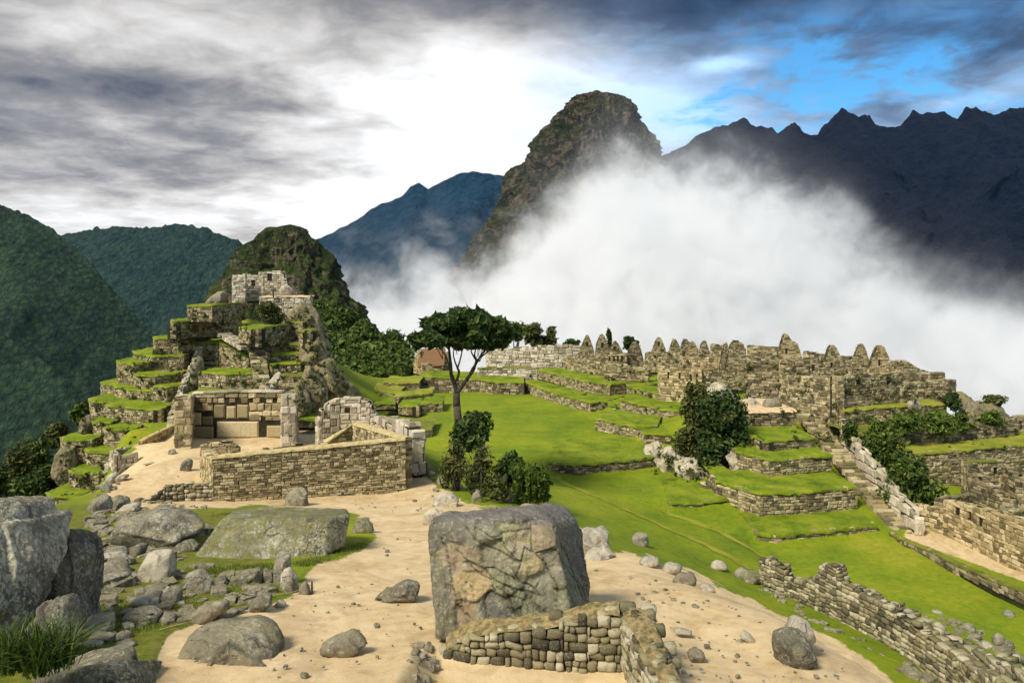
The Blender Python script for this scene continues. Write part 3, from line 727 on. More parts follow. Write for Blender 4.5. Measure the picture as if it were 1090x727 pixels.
# ------------------------------------------------------------------ terraces
def terrace(z, front, bottom, back, label, group=None, mat=None, top=None, size=(.40, .24), name='terrace', topname='grass_top', drop=.35, lean=0.05, parent=None, backdir=None, cat='terrace', jag=.03, topz=0.0):
    """front: photo pixels of the top edge of the retaining wall (left to right), all at height z (or each with its own depth);
    bottom: photo rows of the foot of the wall at the same places; back: how far the level ground runs back"""
    pts = [P(p[0], p[1], p[2]) if len(p) > 2 else P(p[0], p[1], dz(p[1], z)) for p in front]
    zbs = [(HY - pb) / F * p[1] for pb, p in zip(bottom, pts)]
    c = np.mean(pts, 0); root = parent or empty(name, (c[0], c[1], min(zbs)))
    if label: tag(root, label, cat, group)
    st = Stones(rng())
    for i in range(len(pts) - 1):
        A, B = pts[i], pts[i + 1]; L = np.linalg.norm((B - A)[:2])
        face_stones(st, A, B, lin(L, zbs[i] - drop, zbs[i + 1] - drop), lin(L, A[2], B[2]), size, .4, jag=jag, lean=0, coredepth=.8)
    bd = np.array(backdir if backdir is not None else (0, 1.0), float)
    rl = min(2.6, np.max(back) * .45)
    for A, B, zb_ in ((pts[0][:2] + bd * rl, pts[0][:2], zbs[0]), (pts[-1][:2], pts[-1][:2] + bd * rl, zbs[-1])):
        zt_ = pts[0][2] if B is not None and np.allclose(B, pts[0][:2]) else pts[-1][2]
        face_stones(st, A, B, lin(1, zb_ - drop, zb_ - drop), lin(1, zt_, zt_), size, .3, jag=jag, core=False)
    st.build('retaining_wall', [mat or M_wall, M_mortar], root)
    if np.ndim(back) == 0: back = [back] * len(pts)
    V = []; nv = max(4, int(max(back) / .8) + 3); tot = 0
    dens = []
    for i in range(len(pts) - 1):
        m = max(1, int(np.linalg.norm(pts[i + 1] - pts[i]) / .45))
        for k in range(m): dens.append((pts[i] + (pts[i + 1] - pts[i]) * k / m, back[i] + (back[i + 1] - back[i]) * k / m, i))
    dens.append((pts[-1], back[-1], len(pts) - 2))
    rr = rng()
    for p, bk, i in dens:
        e = (pts[i + 1] - pts[i])[:2]; e = e / (np.linalg.norm(e) + 1e-9); n = np.array([e[1], -e[0]])
        jo = rr.normal(0, .05)
        V.append([p[0] + n[0] * (.07 + jo), p[1] + n[1] * (.07 + jo), p[2] - .10 - abs(rr.normal(0, .10)) + topz])
        V.append([p[0] + n[0] * (.05 + jo), p[1] + n[1] * (.05 + jo), p[2] + .01 + rr.normal(0, .04) + topz])
        for k in range(nv):
            t = k / (nv - 1); q = p[:2] - n * .12 + bd * bk * t
            V.append([q[0], q[1], p[2] + .04 + .045 * rr.normal() * (k > 0) + topz])
    mesh_obj(topname, V, grid_faces(len(dens), nv + 2), top or M_turf, root, True)
    return root

# ------------------------------------------------------------------ rocks
def _ico(k):
    bm = bmesh.new(); bmesh.ops.create_icosphere(bm, subdivisions=k, radius=1.0)
    bm.verts.ensure_lookup_table(); v = np.array([x.co[:] for x in bm.verts]); f = [[q.index for q in x.verts] for x in bm.faces]; bm.free()
    return v, f
ICO = {k: _ico(k) for k in (2, 3, 4, 5, 6, 7)}
def hull_rock(pts, sub=5, sharp=14, amp=.03, cuts=16, seed=0, ridged=True, freq=1.0, facets=0, bite=.86):
    pts = np.asarray(pts, float); yr = pts[:, 1].mean()
    # work in a frame without the sight-line shear, so that the body keeps its outline
    pts = np.stack([pts[:, 0] / pts[:, 1] * yr, pts[:, 1], pts[:, 2] / pts[:, 1] * yr], 1)
    c = (pts.min(0) + pts.max(0)) / 2; h = (pts.max(0) - pts.min(0)) / 2 + 1e-6
    q = (pts - c) / h
    bm = bmesh.new()
    for p in q: bm.verts.new(p)
    bmesh.ops.convex_hull(bm, input=bm.verts[:]); bm.normal_update()
    pl = []
    for f in bm.faces:
        n = np.array(f.normal[:]); d = float(n @ np.array(f.verts[0].co[:]))
        if d < 0: n, d = -n, -d
        if d > .03 and f.calc_area() > 1e-5: pl.append((n, d))
    bm.free()
    r = np.random.default_rng(seed + 900)
    for k in range(cuts):
        n = r.normal(size=3) * np.array([.75, 1.0, .75]); n[1] = -abs(n[1]) if k % 3 else n[1]; n /= np.linalg.norm(n); d = (q @ n).max() * (r.uniform(.74, .96) if abs(n[1]) > .45 else r.uniform(.90, 1.0))
        if d > .2: pl.append((n, d))
    u_ = []
    for n, d in pl:
        if not any(n @ m > .995 and abs(d - e) < .03 for m, e in u_): u_.append((n, d))
    pl = u_
    Nn = np.array([p[0] for p in pl]); Dd = np.array([p[1] for p in pl])
    dirs, f = ICO[sub]
    g = np.maximum(dirs @ Nn.T / Dd[None], 0)
    rad = (g ** sharp).sum(1) ** (-1.0 / sharp)
    # fracture facets: tilted planes that bite a little way into the body
    if facets:
        lim = rad * bite; base_ = rad.copy(); k_ = r.choice(len(dirs), facets)
        gi = (g[k_]).argmax(1)
        for a_, b_ in zip(k_, gi):
            n_ = Nn[b_] * .9 + r.normal(size=3) * .5; n_ /= np.linalg.norm(n_); sp_ = dirs[a_] * base_[a_] * r.uniform(.90, .99)
            dn = dirs @ n_; dd0 = sp_ @ n_
            if dd0 < .15: continue
            rc = np.where(dn > .05, dd0 / np.maximum(dn, .05), 1e9)
            rad = np.minimum(rad, np.maximum(rc, lim))
    V = dirs * rad[:, None] * h + c
    s = h.max(); e = V / s * 1.6 * freq + seed * 3.7
    n = fbm(e * 1.1, 4, seed + 3, .5, ridged) * .55 + fbm(e * 3.1, 5, seed + 4, .55) * .55 + (fbm(e * 9, 4, seed + 6, .6, True) - .3) * .28 + fbm(e * 26, 3, seed + 16, .6) * .10
    n = n + np.round(fbm(e * 1.3 + 5, 3, seed + 41, .5) * 5) / 5 * .9
    nr = dirs / h; nr /= np.linalg.norm(nr, axis=1)[:, None]
    V = V + nr * (n * amp * s)[:, None]
    V[:, 0] *= V[:, 1] / yr; V[:, 2] *= V[:, 1] / yr
    return V, f
def rock(outline, thick, label, name='boulder', mat=None, d=None, sub=4, amp=.06, sharp=46, cuts=14, group=None, cat='boulder', sink=.12, front=.90, tilt=0.0, frontshift=(0, 0), parent=None, dmax=160, bite=.74):
    """a boulder whose silhouette follows the outline (photo pixels), standing on the ground at its lowest point, `thick` metres deep"""
    o = np.array(outline, float); c = o.mean(0)
    low = o[o[:, 1].argmax()]; hgt = o[:, 1].max() - o[:, 1].min()
    if d is None: d = gd(c[0], low[1], dmax=dmax) + thick * .28
    pts = []; _rr = np.random.default_rng(int(abs(o).sum()) + 3)
    for p in o:
        w = P(p[0], p[1], d); w[1] += thick * .12; pts.append(w)
        f = c + (p - c) * np.array([front, front * .82]) * _rr.uniform(.9, 1.06) + np.array(frontshift) + np.array([0, .10 * hgt])
        w = P(f[0], f[1], d); w[1] -= thick * _rr.uniform(.36, .5); pts.append(w)
        w = P(*(c + (p - c) * .7), d); w[1] += thick * .5; pts.append(w)
    for p in o:
        if p[1] > c[1]:
            for dy_ in (-.34, .3):
                w = P(c[0] + (p[0] - c[0]) * .94, p[1] + .22 * hgt, d); w[1] += thick * dy_; pts.append(w)
    pts = np.array(pts); _seed[0] += 1
    V, f = hull_rock(pts, sub, sharp, amp, cuts, _seed[0], facets=8 if sub < 4 else 12 if sub < 5 else 18, bite=bite)
    V[:, 2] -= 0
    root = np.array([V[:, 0].mean(), V[:, 1].mean(), V[:, 2].min()])
    ob = mesh_obj(name, (V - root).tolist(), f, mat or M_rockgrey, None, True); ob.location = root
    if parent: ob.parent = parent; ob.matrix_parent_inverse = Matrix.Translation(-parent.location)
    elif label: tag(ob, label, cat, group)
    return ob

# ------------------------------------------------------------------ foliage
def leaf_cloud(centers, radii, n, size, mat, name, parent=None, rs=None, elong=1.0, shell=.55, up=.0):
    """many separate leaf-sized faces spread through one or more ellipsoid clumps"""
    r = rs or rng(); centers = np.atleast_2d(centers); radii = np.atleast_2d(radii)
    if len(radii) == 1: radii = np.repeat(radii, len(centers), 0)
    vol = np.prod(radii, 1) ** (2 / 3.); k = r.choice(len(centers), n, p=vol / vol.sum())
    dd = r.normal(size=(n, 3)); dd /= np.linalg.norm(dd, axis=1)[:, None]
    rad = np.clip(r.uniform(shell, 1.03, n) + r.normal(0, .05, n), .1, 1.2)
    c = centers[k] + dd * rad[:, None] * radii[k]
    nn = dd * .8 + r.normal(size=(n, 3)) * .55 + np.array([0, 0, .35]); nn /= np.linalg.norm(nn, axis=1)[:, None]
    rv = r.lognormal(-.08, .4, n)[:, None]; a = np.cross(nn, r.normal(size=(n, 3))); a /= np.linalg.norm(a, axis=1)[:, None]; b = np.cross(nn, a)
    s = size * rv
    a = a * s * elong; b = b * s * .62
    V = np.stack([c - a, c - b * .9 + a * .1, c + a, c + b * .9 + a * .1], 1) + nn[:, None] * 0
    V[:, 0] -= nn * s * .25; V[:, 2] -= nn * s * .25
    Fc = (np.arange(n)[:, None] * 4 + np.arange(4)).tolist()
    return mesh_obj(name, V.reshape(-1, 3).tolist(), Fc, mat, parent)
def tube(path, rad, sides=7):
    path = np.asarray(path, float); m = len(path); V = []; Fc = []
    for i in range(m):
        t = path[min(i + 1, m - 1)] - path[max(i - 1, 0)]; t = t / (np.linalg.norm(t) + 1e-9)
        a = np.cross(t, [0.3, .9, .2]); a /= np.linalg.norm(a) + 1e-9; b = np.cross(t, a)
        for k in range(sides):
            th = 2 * math.pi * k / sides; V.append(path[i] + (a * math.cos(th) + b * math.sin(th)) * rad[i])
    for i in range(m - 1):
        for k in range(sides):
            Fc.append([i * sides + k, i * sides + (k + 1) % sides, (i + 1) * sides + (k + 1) % sides, (i + 1) * sides + k])
    Fc.append(list(range(sides))[::-1]); Fc.append([(m - 1) * sides + k for k in range(sides)])
    return V, Fc
class Bunch:
    def __init__(s): s.V = []; s.F = []
    def add(s, V, Fc):
        n = len(s.V); s.V += [list(v) for v in V]; s.F += [[a + n for a in f] for f in Fc]
    def build(s, name, mat, parent=None, smooth=True): return mesh_obj(name, s.V, s.F, mat, parent, smooth)
def limb(bn, p0, p1, r0, r1, bend=.12, n=6, rs=None):
    r = rs or rng(); p0 = np.asarray(p0, float); p1 = np.asarray(p1, float); L = np.linalg.norm(p1 - p0)
    off = r.normal(size=3) * bend * L; t = np.linspace(0, 1, n)
    path = p0[None] + (p1 - p0)[None] * t[:, None] + off[None] * np.sin(np.pi * t)[:, None] + r.normal(size=(n, 3)) * .012 * L
    path[0] = p0; path[-1] = p1
    bn.add(*tube(path, r0 + (r1 - r0) * t))
    return path
def bush(base, size, label, mat=None, n=1500, leaf=.16, group=None, cat='bush', name='bush', clumps=9, shell=.3, stems=5, elong=1.0):
    """a shrub: stems from the ground and leaves in clumps"""
    r = rng(); base = np.asarray(base, float); w, d_, h = size
    root = empty(name, base); tag(root, label, cat, group)
    cs = []; rd = []
    for k in range(clumps):
        th = r.uniform(0, 6.28); q = math.sqrt(r.uniform(0, 1)) * .62; zz = r.uniform(.22, .80)
        q *= 1.0 if zz < .6 else .7
        cs.append(base + np.array([math.cos(th) * q * w / 2, math.sin(th) * q * d_ / 2, zz * h]))
        s = r.uniform(.20, .34); rd.append([w * s, d_ * s, h * s * .85])
    leaf_cloud(cs, rd, n, leaf, mat or M_leafmid, 'foliage', root, r, elong, shell)
    bn = Bunch()
    for k in range(stems):
        c = cs[k % clumps]; limb(bn, base + np.array([r.normal() * .06 * w, r.normal() * .06 * d_, -.1]), c, .028 * h + .01, .012, .1, 5, r)
    bn.build('stem', M_bark, root)
    return root
def blades(points, h, n_each, mat, name, label, cat='plant', spread=.25, width=.02, group=None, kind=None, parent=None, curve=.5):
    """grass or strap-leaved tufts, each blade a bent tapering strip"""
    r = rng(); V = []; Fc = []
    for p in points:
        for k in range(n_each):
            th = r.uniform(0, 6.28); L = h * r.uniform(.55, 1.15); o = np.asarray(p) + np.array([r.normal() * spread * .4, r.normal() * spread * .4, -.02])
            out = np.array([math.cos(th), math.sin(th), 0]); side = np.array([-out[1], out[0], 0]); bb = r.uniform(.2, 1) * curve
            m = len(V)
            for t, wd in ((0, 1), (.4, .9), (.75, .6), (1, .05)):
                q = o + out * L * bb * t ** 1.5 + np.array([0, 0, L * (t - .45 * bb * t * t)])
                V.append(q - side * width * wd); V.append(q + side * width * wd)
            for i in range(3): Fc.append([m + i * 2, m + i * 2 + 1, m + i * 2 + 3, m + i * 2 + 2])
    o = mesh_obj(name, [list(v) for v in V], Fc, mat, parent, False)
    if parent is None: tag(o, label, cat, group, kind)
    return o
# ------------------------------------------------------------------ building helpers in terms of sight lines: (photo column, depth, row of top, row of foot)
def Wl(parent, pts, thick=.8, name='wall', mats=None, size=(.48, .28), holes=(), jag=.06, cap=None, hi=0, drop=.5, label=None, cat='wall', group=None, rnd=.35, niche=True, gap=.012):
    base = [P(p[0], HY, p[1])[:2] for p in pts]
    zt = [(HY - p[2]) / F * p[1] for p in pts]; zb = [(HY - p[3]) / F * p[1] - drop for p in pts]
    root = parent
    hd = {}
    for seg, a, b, t, bo in holes:          # a, b photo columns; t, bo photo rows
        A, B = pts[seg], pts[seg + 1]; L = np.linalg.norm(base[seg + 1] - base[seg])
        def u_of(c):
            k = (c - CX) / F; dx = base[seg + 1] - base[seg]
            return float((k * base[seg][1] - base[seg][0]) / (dx[0] - k * dx[1]) * L)
        ua, ub = u_of(a), u_of(b); d = A[1] + (B[1] - A[1]) * (ua + ub) / 2 / L
        hd.setdefault(seg, []).append((ua, ub, (HY - bo) / F * d, (HY - t) / F * d))
    o = free_wall(base, zb, zt, thick, name, mats or M_wall, None, size, hi, jag, hd, cap, rnd, gap=gap)
    if parent:
        o.parent = parent; o.matrix_parent_inverse = Matrix.Translation(-parent.location)
    elif label: tag(o, label, cat, group)
    if niche and hd:
        for seg, lst in hd.items():
            A = base[seg]; e = (base[seg + 1] - A); L = np.linalg.norm(e); e = e / L; n = np.array([e[1], -e[0]])
            for ua, ub, z0, z1 in lst:
                st = Stones(rng()); h = .13
                st.block((A[0], A[1], 0), (e[0], e[1], 0), (n[0], n[1], 0), ua + .01, ub - .01, z0, z1, -.34, -.10, 0, jit=0)  # dark panel painted as the shade within the opening
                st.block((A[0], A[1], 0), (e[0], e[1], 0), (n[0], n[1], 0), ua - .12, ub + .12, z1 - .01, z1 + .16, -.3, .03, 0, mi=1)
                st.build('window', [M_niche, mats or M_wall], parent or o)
    return o
def Gb(parent, prof_px, d, foot, thick=.7, mats=None, size=(.30, .19), d1=None, holes=(), jag=.015):
    """a gable end: prof_px = [(column, row)...] left to right along its top edge"""
    d1 = d1 or d; A = P(prof_px[0][0], HY, d)[:2]; B = P(prof_px[-1][0], HY, d1)[:2]; L = np.linalg.norm(B - A)
    x0, x1 = prof_px[0][0], prof_px[-1][0]
    pr = [((p[0] - x0) / (x1 - x0) * L, (HY - p[1]) / F * (d + (d1 - d) * (p[0] - x0) / (x1 - x0))) for p in prof_px]
    zb = (HY - foot) / F * d - .4
    hs = [((a - x0) / (x1 - x0) * L, (b - x0) / (x1 - x0) * L, (HY - bo) / F * d, (HY - t) / F * d) for a, b, t, bo in holes]
    o = free_wall([A, B], [zb, zb], [prof(pr)], thick, 'gable', mats or M_wall, None, size, 0, jag, {0: hs}, None, ends=False)
    o.parent = parent; o.matrix_parent_inverse = Matrix.Translation(-parent.location)
    for ua, ub, z0, z1 in hs:
        e = (B - A) / L; n = np.array([e[1], -e[0]]); st = Stones(rng())
        st.block((A[0], A[1], 0), (e[0], e[1], 0), (n[0], n[1], 0), ua, ub, z0, z1, -.3, -.1, 0, jit=0)  # dark block set in the opening to paint its shade
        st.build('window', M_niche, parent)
    return o
def H(name, label, px, py, d, cat='ruin', group=None):
    p = P(px, py, d); return tag(empty(name, p), label, cat, group)
def T(front, bottom, d0, back, label, **k):
    z = (HY - front[-1][1]) / F * d0 if len(front[-1]) < 3 else 0
    return terrace(z, front, bottom, back, label, **k)
def stairs(pb, pt, n, w0, w1, label, name='staircase', mats=None, group=None, over=.3, jit=.03):
    """pb / pt: middle of the lowest and highest step in space; w0 / w1 widths in metres"""
    pb, pt = np.asarray(pb, float), np.asarray(pt, float); st = Stones(rng()); e = (pt - pb)[:2]; L = np.linalg.norm(e); e = e / L
    n2 = np.array([-e[0], -e[1], 0]); U = np.array([-e[1], e[0], 0]) * -1.0
    run = L / n; rise = (pt[2] - pb[2]) / n; r = st.rng
    for i in range(n):
        w = w0 + (w1 - w0) * i / n; c = pb + (pt - pb) * i / n; k = r.integers(2, 4); cuts = np.sort(np.concatenate([[-w / 2], r.uniform(-w * .3, w * .3, k - 1), [w / 2]]))
        for a, b in zip(cuts[:-1], cuts[1:]):
            if b - a < .1: continue
            st.block((c[0], c[1], c[2]), U, n2, a + .01, b - .01, rise - max(rise * 1.0, .2) - .35, rise + r.normal(0, .02), -run * 1.15, r.normal(0, .03), 0, jit=jit)
    o = st.build(name, mats or M_wall)
    return tag(o, label, 'staircase', group)

# ------------------------------------------------------------------ the stepped hill on the left
PG = 'grass terraces of the stepped hill'
def TL(front, bottom, d0, back, label, **k):
    return T(front, bottom, d0, back, label, group=PG, **k)
TL([(199, 325), (226, 325), (256, 322.5)], [339, 340, 339], 117, 7, 'highest grassy terrace of the stepped hill, just below the granite slab')
TL([(182, 340.5), (184, 342.5), (215, 340.5), (251, 338.5)], [357, 357, 356, 355], 113.5, 6, 'second grassy terrace from the top on the stepped hill, long and straight')
TL([(163, 358.5), (165, 360.5), (190, 360), (216, 359)], [373, 374, 374, 373], 110, 6, 'third grassy terrace from the top on the left edge of the stepped hill')
TL([(142, 373.5), (144, 376), (162, 378.5), (196, 378)], [393, 394, 395, 394], 107, 6, 'fourth grassy terrace down the left edge of the hill, with a tall rubble wall')
TL([(124, 383.5), (126, 386), (142, 387), (158, 386)], [405, 406, 407, 402], 105, 5, 'small square terrace jutting out left beside the fourth terrace of the hill')
TL([(142, 397.5), (146, 399.5), (165, 400), (187, 398)], [413, 414, 414, 413], 102, 5, 'narrow grassy terrace directly under the fourth tall rubble wall of the hill')
TL([(107, 406.5), (110, 408.5), (121, 409), (123, 412), (140, 414.5), (163, 415.5)], [422, 424, 425, 429, 432, 433], 99, 5, 'cranked terrace halfway down the left edge of the stepped hill')
TL([(163, 411), (178, 412), (192, 410)], [436, 436, 434], 99.5, 5, 'short terrace against the stone rib halfway down the stepped hill')
TL([(94, 424), (97, 427), (110, 428), (112, 431), (140, 434), (172, 436), (177, 432)], [442, 445, 447, 450, 454, 458, 457], 95, 6, 'longest low terrace of the stepped hill, with a wide grass shelf')
TL([(96, 446.5), (99, 449), (118, 449.5)], [468, 470, 470], 92.5, 5, 'small terrace on the left below the longest low terrace')
TL([(110, 455), (114, 457), (142, 457.5), (147, 455)], [472, 477, 478, 476], 91, 5, 'terrace of dark rubble to the right below the longest low terrace')
TL([(152, 450.5), (160, 454), (184, 454)], [464, 465, 465], 90, 5, 'bright green patch of terrace beside the ramp wall of the temple')
TL([(64, 465.5), (70, 468), (98, 468)], [490, 492, 492], 89.5, 6, 'outermost left terrace above the cliff, capped with smooth grass')
TL([(90, 477.5), (96, 481), (127, 481.5)], [499, 502, 501], 87, 5, 'terrace just left of the small curved enclosure')
TL([(133, 471.5), (137, 473.5), (157, 473)], [482, 482, 482], 86, 4, 'tiny bright terrace squeezed behind the curved enclosure')
TL([(73, 500), (80, 503.5), (105, 503)], [520, 523, 523], 84.5, 5, 'second lowest terrace on the left cliff edge of the hill')
TL([(49, 524), (54, 528), (85, 528)], [552, 553, 553], 81.5, 5, 'lowest terrace of the stepped hill above the dark trees')
TL([(205, 364), (232, 364.5)], [391, 391], 108, 5, 'upper terrace right of the stone rib, ending in a shaded corner')
TL([(233, 364.5, 107.5), (248, 370, 105), (265, 380, 102)], [391, 392, 393], 107, 5, 'terrace with a sloping grass strip beside the stone stairs')
TL([(254, 348), (275, 350), (304, 345)], [362, 364, 362], 106, 7, 'grass shelf with a round bush under the summit platform')
TL([(211, 396), (240, 397.5), (270, 397)], [415, 416, 416], 94, 5, 'broad terrace left of the stone stairs, second above the temple')
TL([(201, 418), (225, 419.5), (257, 419)], [440, 440, 440], 90, 4.5, 'grass terrace directly behind the temple back wall')
TL([(286, 377.5), (318, 376.5)], [389, 388], 100, 4, 'upper of the small ledges right of the stone stairs')
TL([(287, 387.5), (320, 386.5)], [400, 400], 97, 4, 'middle of the small ledges right of the stone stairs')
TL([(290, 399), (331, 400)], [422, 424], 94, 4, 'lowest and widest ledge right of the stone stairs', top=M_turfmoss)
TL([(266, 363.5), (300, 366), (322, 366)], [380, 379, 380], 103, 4, 'mossy ledge under the overhanging flat boulder', top=M_turfmoss)
TL([(317, 447), (338, 447)], [452, 452], 86.5, 6, 'little green lawn patch right behind the temple pier')
tag(terrace(0, [(276, 316, 118), (300, 315, 118), (330, 315.5, 118)], [332, 345, 352], 3.2, 'pale summit platform wall of the stepped hill below the ruined house', None, M_wallpale, M_sandtop, (.6, .45), topname='floor', name='platform'), cat='platform')
Wl(None, [(211, 108.5, 367, 376), (200, 102, 392, 402), (190, 96, 412, 422), (178, 89, 443, 450)], .7, 'stone_rib', M_wallpale, (.7, .5), label='narrow pale stone rib running down the middle of the stepped hill', cat='stone rib', drop=1.5)
rock([(204, 377), (209, 374), (215, 379), (216, 395), (214, 409), (203, 411), (202, 392)], 3, 'upright mossy rock slab beside the stone rib on the hill', mat=M_rockmoss, d=97, sub=3)
rock([(267, 359), (280, 352), (292, 347), (302, 349), (306, 353), (295, 359), (280, 361.5)], 4, 'flat overhanging boulder under the grass shelf near the summit', mat=M_rockpale, d=104, sub=4)
rock([(216, 324), (222, 316), (231, 308), (241, 307), (245, 320), (240, 325)], 5, 'smooth brown granite slab left of the summit house', 'granite_slab', M_rockbrown, d=119, sub=4, cat='rock')
rock([(279, 417), (284, 405), (296, 391.5), (301, 391), (303, 395), (293, 409), (285, 419)], 1.2, 'long pale slab leaning above the temple roofline', 'leaning_slab', M_rockpale, d=88.5, sub=4, cat='rock')
rock([(296, 313), (300, 304), (305, 302), (311, 308), (313, 315)], 3, 'pale boulder right of the summit house', mat=M_rockpale, d=120, sub=3)
stairs(P(280, 412, 90.5), P(273, 370, 101), 24, 1.75, 1.9, 'stone stairs climbing the hill behind the temple')
stairs(P(262, 369, 101.5), P(238, 354, 107), 12, 1.5, 1.7, 'short upper flight of pale steps curving to the grass shelf', mats=M_wallpale)
# rocky right shoulder
for k, (ol, th, d, lab) in enumerate([
    ([(308, 322), (318, 317), (334, 316), (341, 332), (345, 356), (350, 380), (330, 388), (312, 362)], 10, 112, 'tall ochre cliff block under the right end of the summit platform'),
    ([(322, 362), (338, 356), (349, 378), (352, 402), (336, 410), (320, 394)], 8, 101, 'cracked cliff rock in the middle of the right shoulder'),
    ([(335, 372), (348, 368), (360, 388), (372, 410), (384, 428), (370, 440), (348, 436), (338, 404)], 10, 97, 'grey cliff spur sloping down to the right of the hill'),
    ([(326, 340), (344, 338), (352, 366), (354, 384), (338, 392), (326, 372)], 10, 112, 'upper cliff face right of the overhanging flat boulder'),
    ([(352, 396), (368, 400), (388, 424), (398, 440), (376, 446), (356, 430)], 9, 101, 'lowest cliff rock running down to the green'),
    ([(318, 392), (334, 388), (350, 408), (352, 430), (336, 440), (320, 420)], 7, 93, 'split cliff rock directly behind the little lawn patch'),
    ([(300, 404), (318, 398), (330, 412), (336, 432), (324, 446), (310, 436), (303, 420)], 5, 90, 'jumbled dark rock above the right temple pier')]):
    rock(ol, th, lab, 'cliff_rock', M_rockcliff, d=d, sub=5, amp=.10, sharp=30, cuts=22, cat='cliff rock', group='cliff rocks of the right shoulder')
for k, (ol, th, d, lab) in enumerate([
    ([(62, 474), (70, 468), (80, 472), (84, 490), (80, 508), (70, 516), (60, 508), (57, 492)], 4, 88.5, 'broken cliff rock under the outermost left terrace'),
    ([(88, 446), (94, 438), (100, 446), (99, 460), (92, 468), (85, 462)], 3, 93.5, 'dark cliff rock beside the small left terrace'),
    ([(46, 532), (52, 524), (62, 528), (64, 546), (54, 552), (44, 548)], 3, 82.5, 'cliff rock at the foot of the lowest terraces')]):
    rock(ol, th, lab, 'cliff_rock', M_rockcliff, d=d, sub=5, amp=.10, sharp=30, cuts=22, cat='cliff rock', group='cliff rocks of the left edge')
TL([(338, 430), (352, 432), (372, 436)], [448, 450, 450], 96, 5, 'mossy ledge at the foot of the grey cliff spur', top=M_turfmoss)
TL([(303, 342), (322, 343)], [364, 364], 107.5, 5, 'high mossy ledge right of the grass shelf under the platform', top=M_turfmoss)
TL([(318, 352), (330, 353), (338, 351)], [370, 372, 370], 104, 5, 'small high ledge of rough stone on the right shoulder of the hill', top=M_turfmoss)
# summit house
h = H('ruined_house', 'roofless stone house with two windows on the summit of the stepped hill', 275, 318, 121)
Wl(h, [(247, 125, 294, 318), (247.5, 119, 293, 319), (261, 119, 292, 319)], .8, mats=M_wallpale, size=(.5, .35))
Wl(h, [(261, 121, 292, 317), (280, 121, 294, 317)], .7, mats=M_wallpale, size=(.45, .32), holes=[(0, 267.5, 271.5, 298, 306)])
Wl(h, [(275, 124, 290, 314), (299, 124, 288.5, 314), (301, 121, 303, 314)], .7, mats=M_wallpale, size=(.45, .32), holes=[(0, 284.5, 289.5, 291, 299)])
sp = tag(empty('signpost', P(291, 316, 117.5)), 'tiny dark signpost on the pale summit platform', 'sign')
st = Stones(rng()); st.block(P(291, 316, 117.5), (1, 0, 0), (0, -1, 0), -.09, .09, -.1, 1.0, -.08, .08, jit=0); st.build('post', M_bark, sp)
st = Stones(rng()); st.block(P(291, 316, 117.5), (1, 0, 0), (0, -1, 0), -.35, .35, .85, 1.15, -.06, .12, jit=0); st.build('board', M_bark, sp)

# ------------------------------------------------------------------ temple on the plaza
tp = H('temple', 'three sided temple of huge cut blocks open to the sandy plaza', 252, 466, 82, 'temple')
def temple_back():
    st = Stones(rng()); dA, dB = 83.5, 83.5
    A = P(205, HY, dA); B = P(301, HY, dB); L = B[0] - A[0]; O = np.array([A[0], A[1], 0])
    k = L / 96.0
    def big(x0, x1, y0, y1, mi=0):
        st.block(O, (1, 0, 0), (0, -1, 0), (x0 - 205) * k + .015, (x1 - 205) * k - .015, (HY - y1) / F * 83.5, (HY - y0) / F * 83.5 - .02, -.7, 0, 0, jit=.004, mi=mi)
    big(205, 228, 453, 468); big(228.3, 277, 446.5, 468); big(282.5, 301, 452, 467)
    big(205, 214, 439, 452.7); big(214.3, 226.3, 443, 452.7); big(226.6, 240, 430, 446); big(240.3, 251, 432, 446); big(251.3, 265, 430, 446); big(265.3, 277, 440, 446)
    hs = [((c - 2.6 - 205) * k, (c + 2.6 - 205) * k, (HY - 428.5) / F * 83.5, (HY - 421.5) / F * 83.5) for c in (241, 253.5, 266.5, 279.5, 292.5)]
    hs2 = hs + [(0, L, -99, (HY - 446.3) / F * 83.5), ((226 - 205) * k, (265.3 - 205) * k, -99, (HY - 430) / F * 83.5), (0, (226.3 - 205) * k, -99, (HY - 439) / F * 83.5)]
    hs2.append(((277.5 - 205) * k, (282.3 - 205) * k, -99, (HY - 441) / F * 83.5))
    zt = prof([(0, (HY - 419.5) / F * 83.5), (L * .4, (HY - 417.5) / F * 83.5), (L, (HY - 418) / F * 83.5)])
    face_stones(st, A, B, lin(L, -16.6, -16.6), zt, (.95, .58), .6, hs2, 0, .0, coredepth=.9, gap=.01)
    # pale capping slabs
    u = 0
    while u < L:
        w = st.rng.uniform(.7, 1.5); st.block(O, (1, 0, 0), (0, -1, 0), u, min(L, u + w) - .02, zt(u) + .0, zt(u) + .16 + st.rng.normal(0, .03), -1.1, .10, 0, mi=2); u += w
    st.build('back_wall', [M_ashlar, M_mortar, M_wallpale], tp)
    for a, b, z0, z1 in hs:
        s2 = Stones(rng()); s2.block(O, (1, 0, 0), (0, -1, 0), a + .02, b - .02, z0, z1, -.55, -.32, 0, jit=0); s2.build('niche', M_niche, tp)  # dark backing block paints the shade of each niche
temple_back()
Wl(tp, [(203.5, 77.5, 422, 479), (206.5, 83.5, 420, 467)], 1.5, 'side_wall', M_ashlar, (.8, .55), cap=M_wallpale, jag=.03)
Wl(tp, [(315.5, 79, 421, 474), (316.5, 84, 419, 468)], 1.5, 'side_wall', M_wallpale, (1.0, .9), cap=M_wallpale, jag=.03)
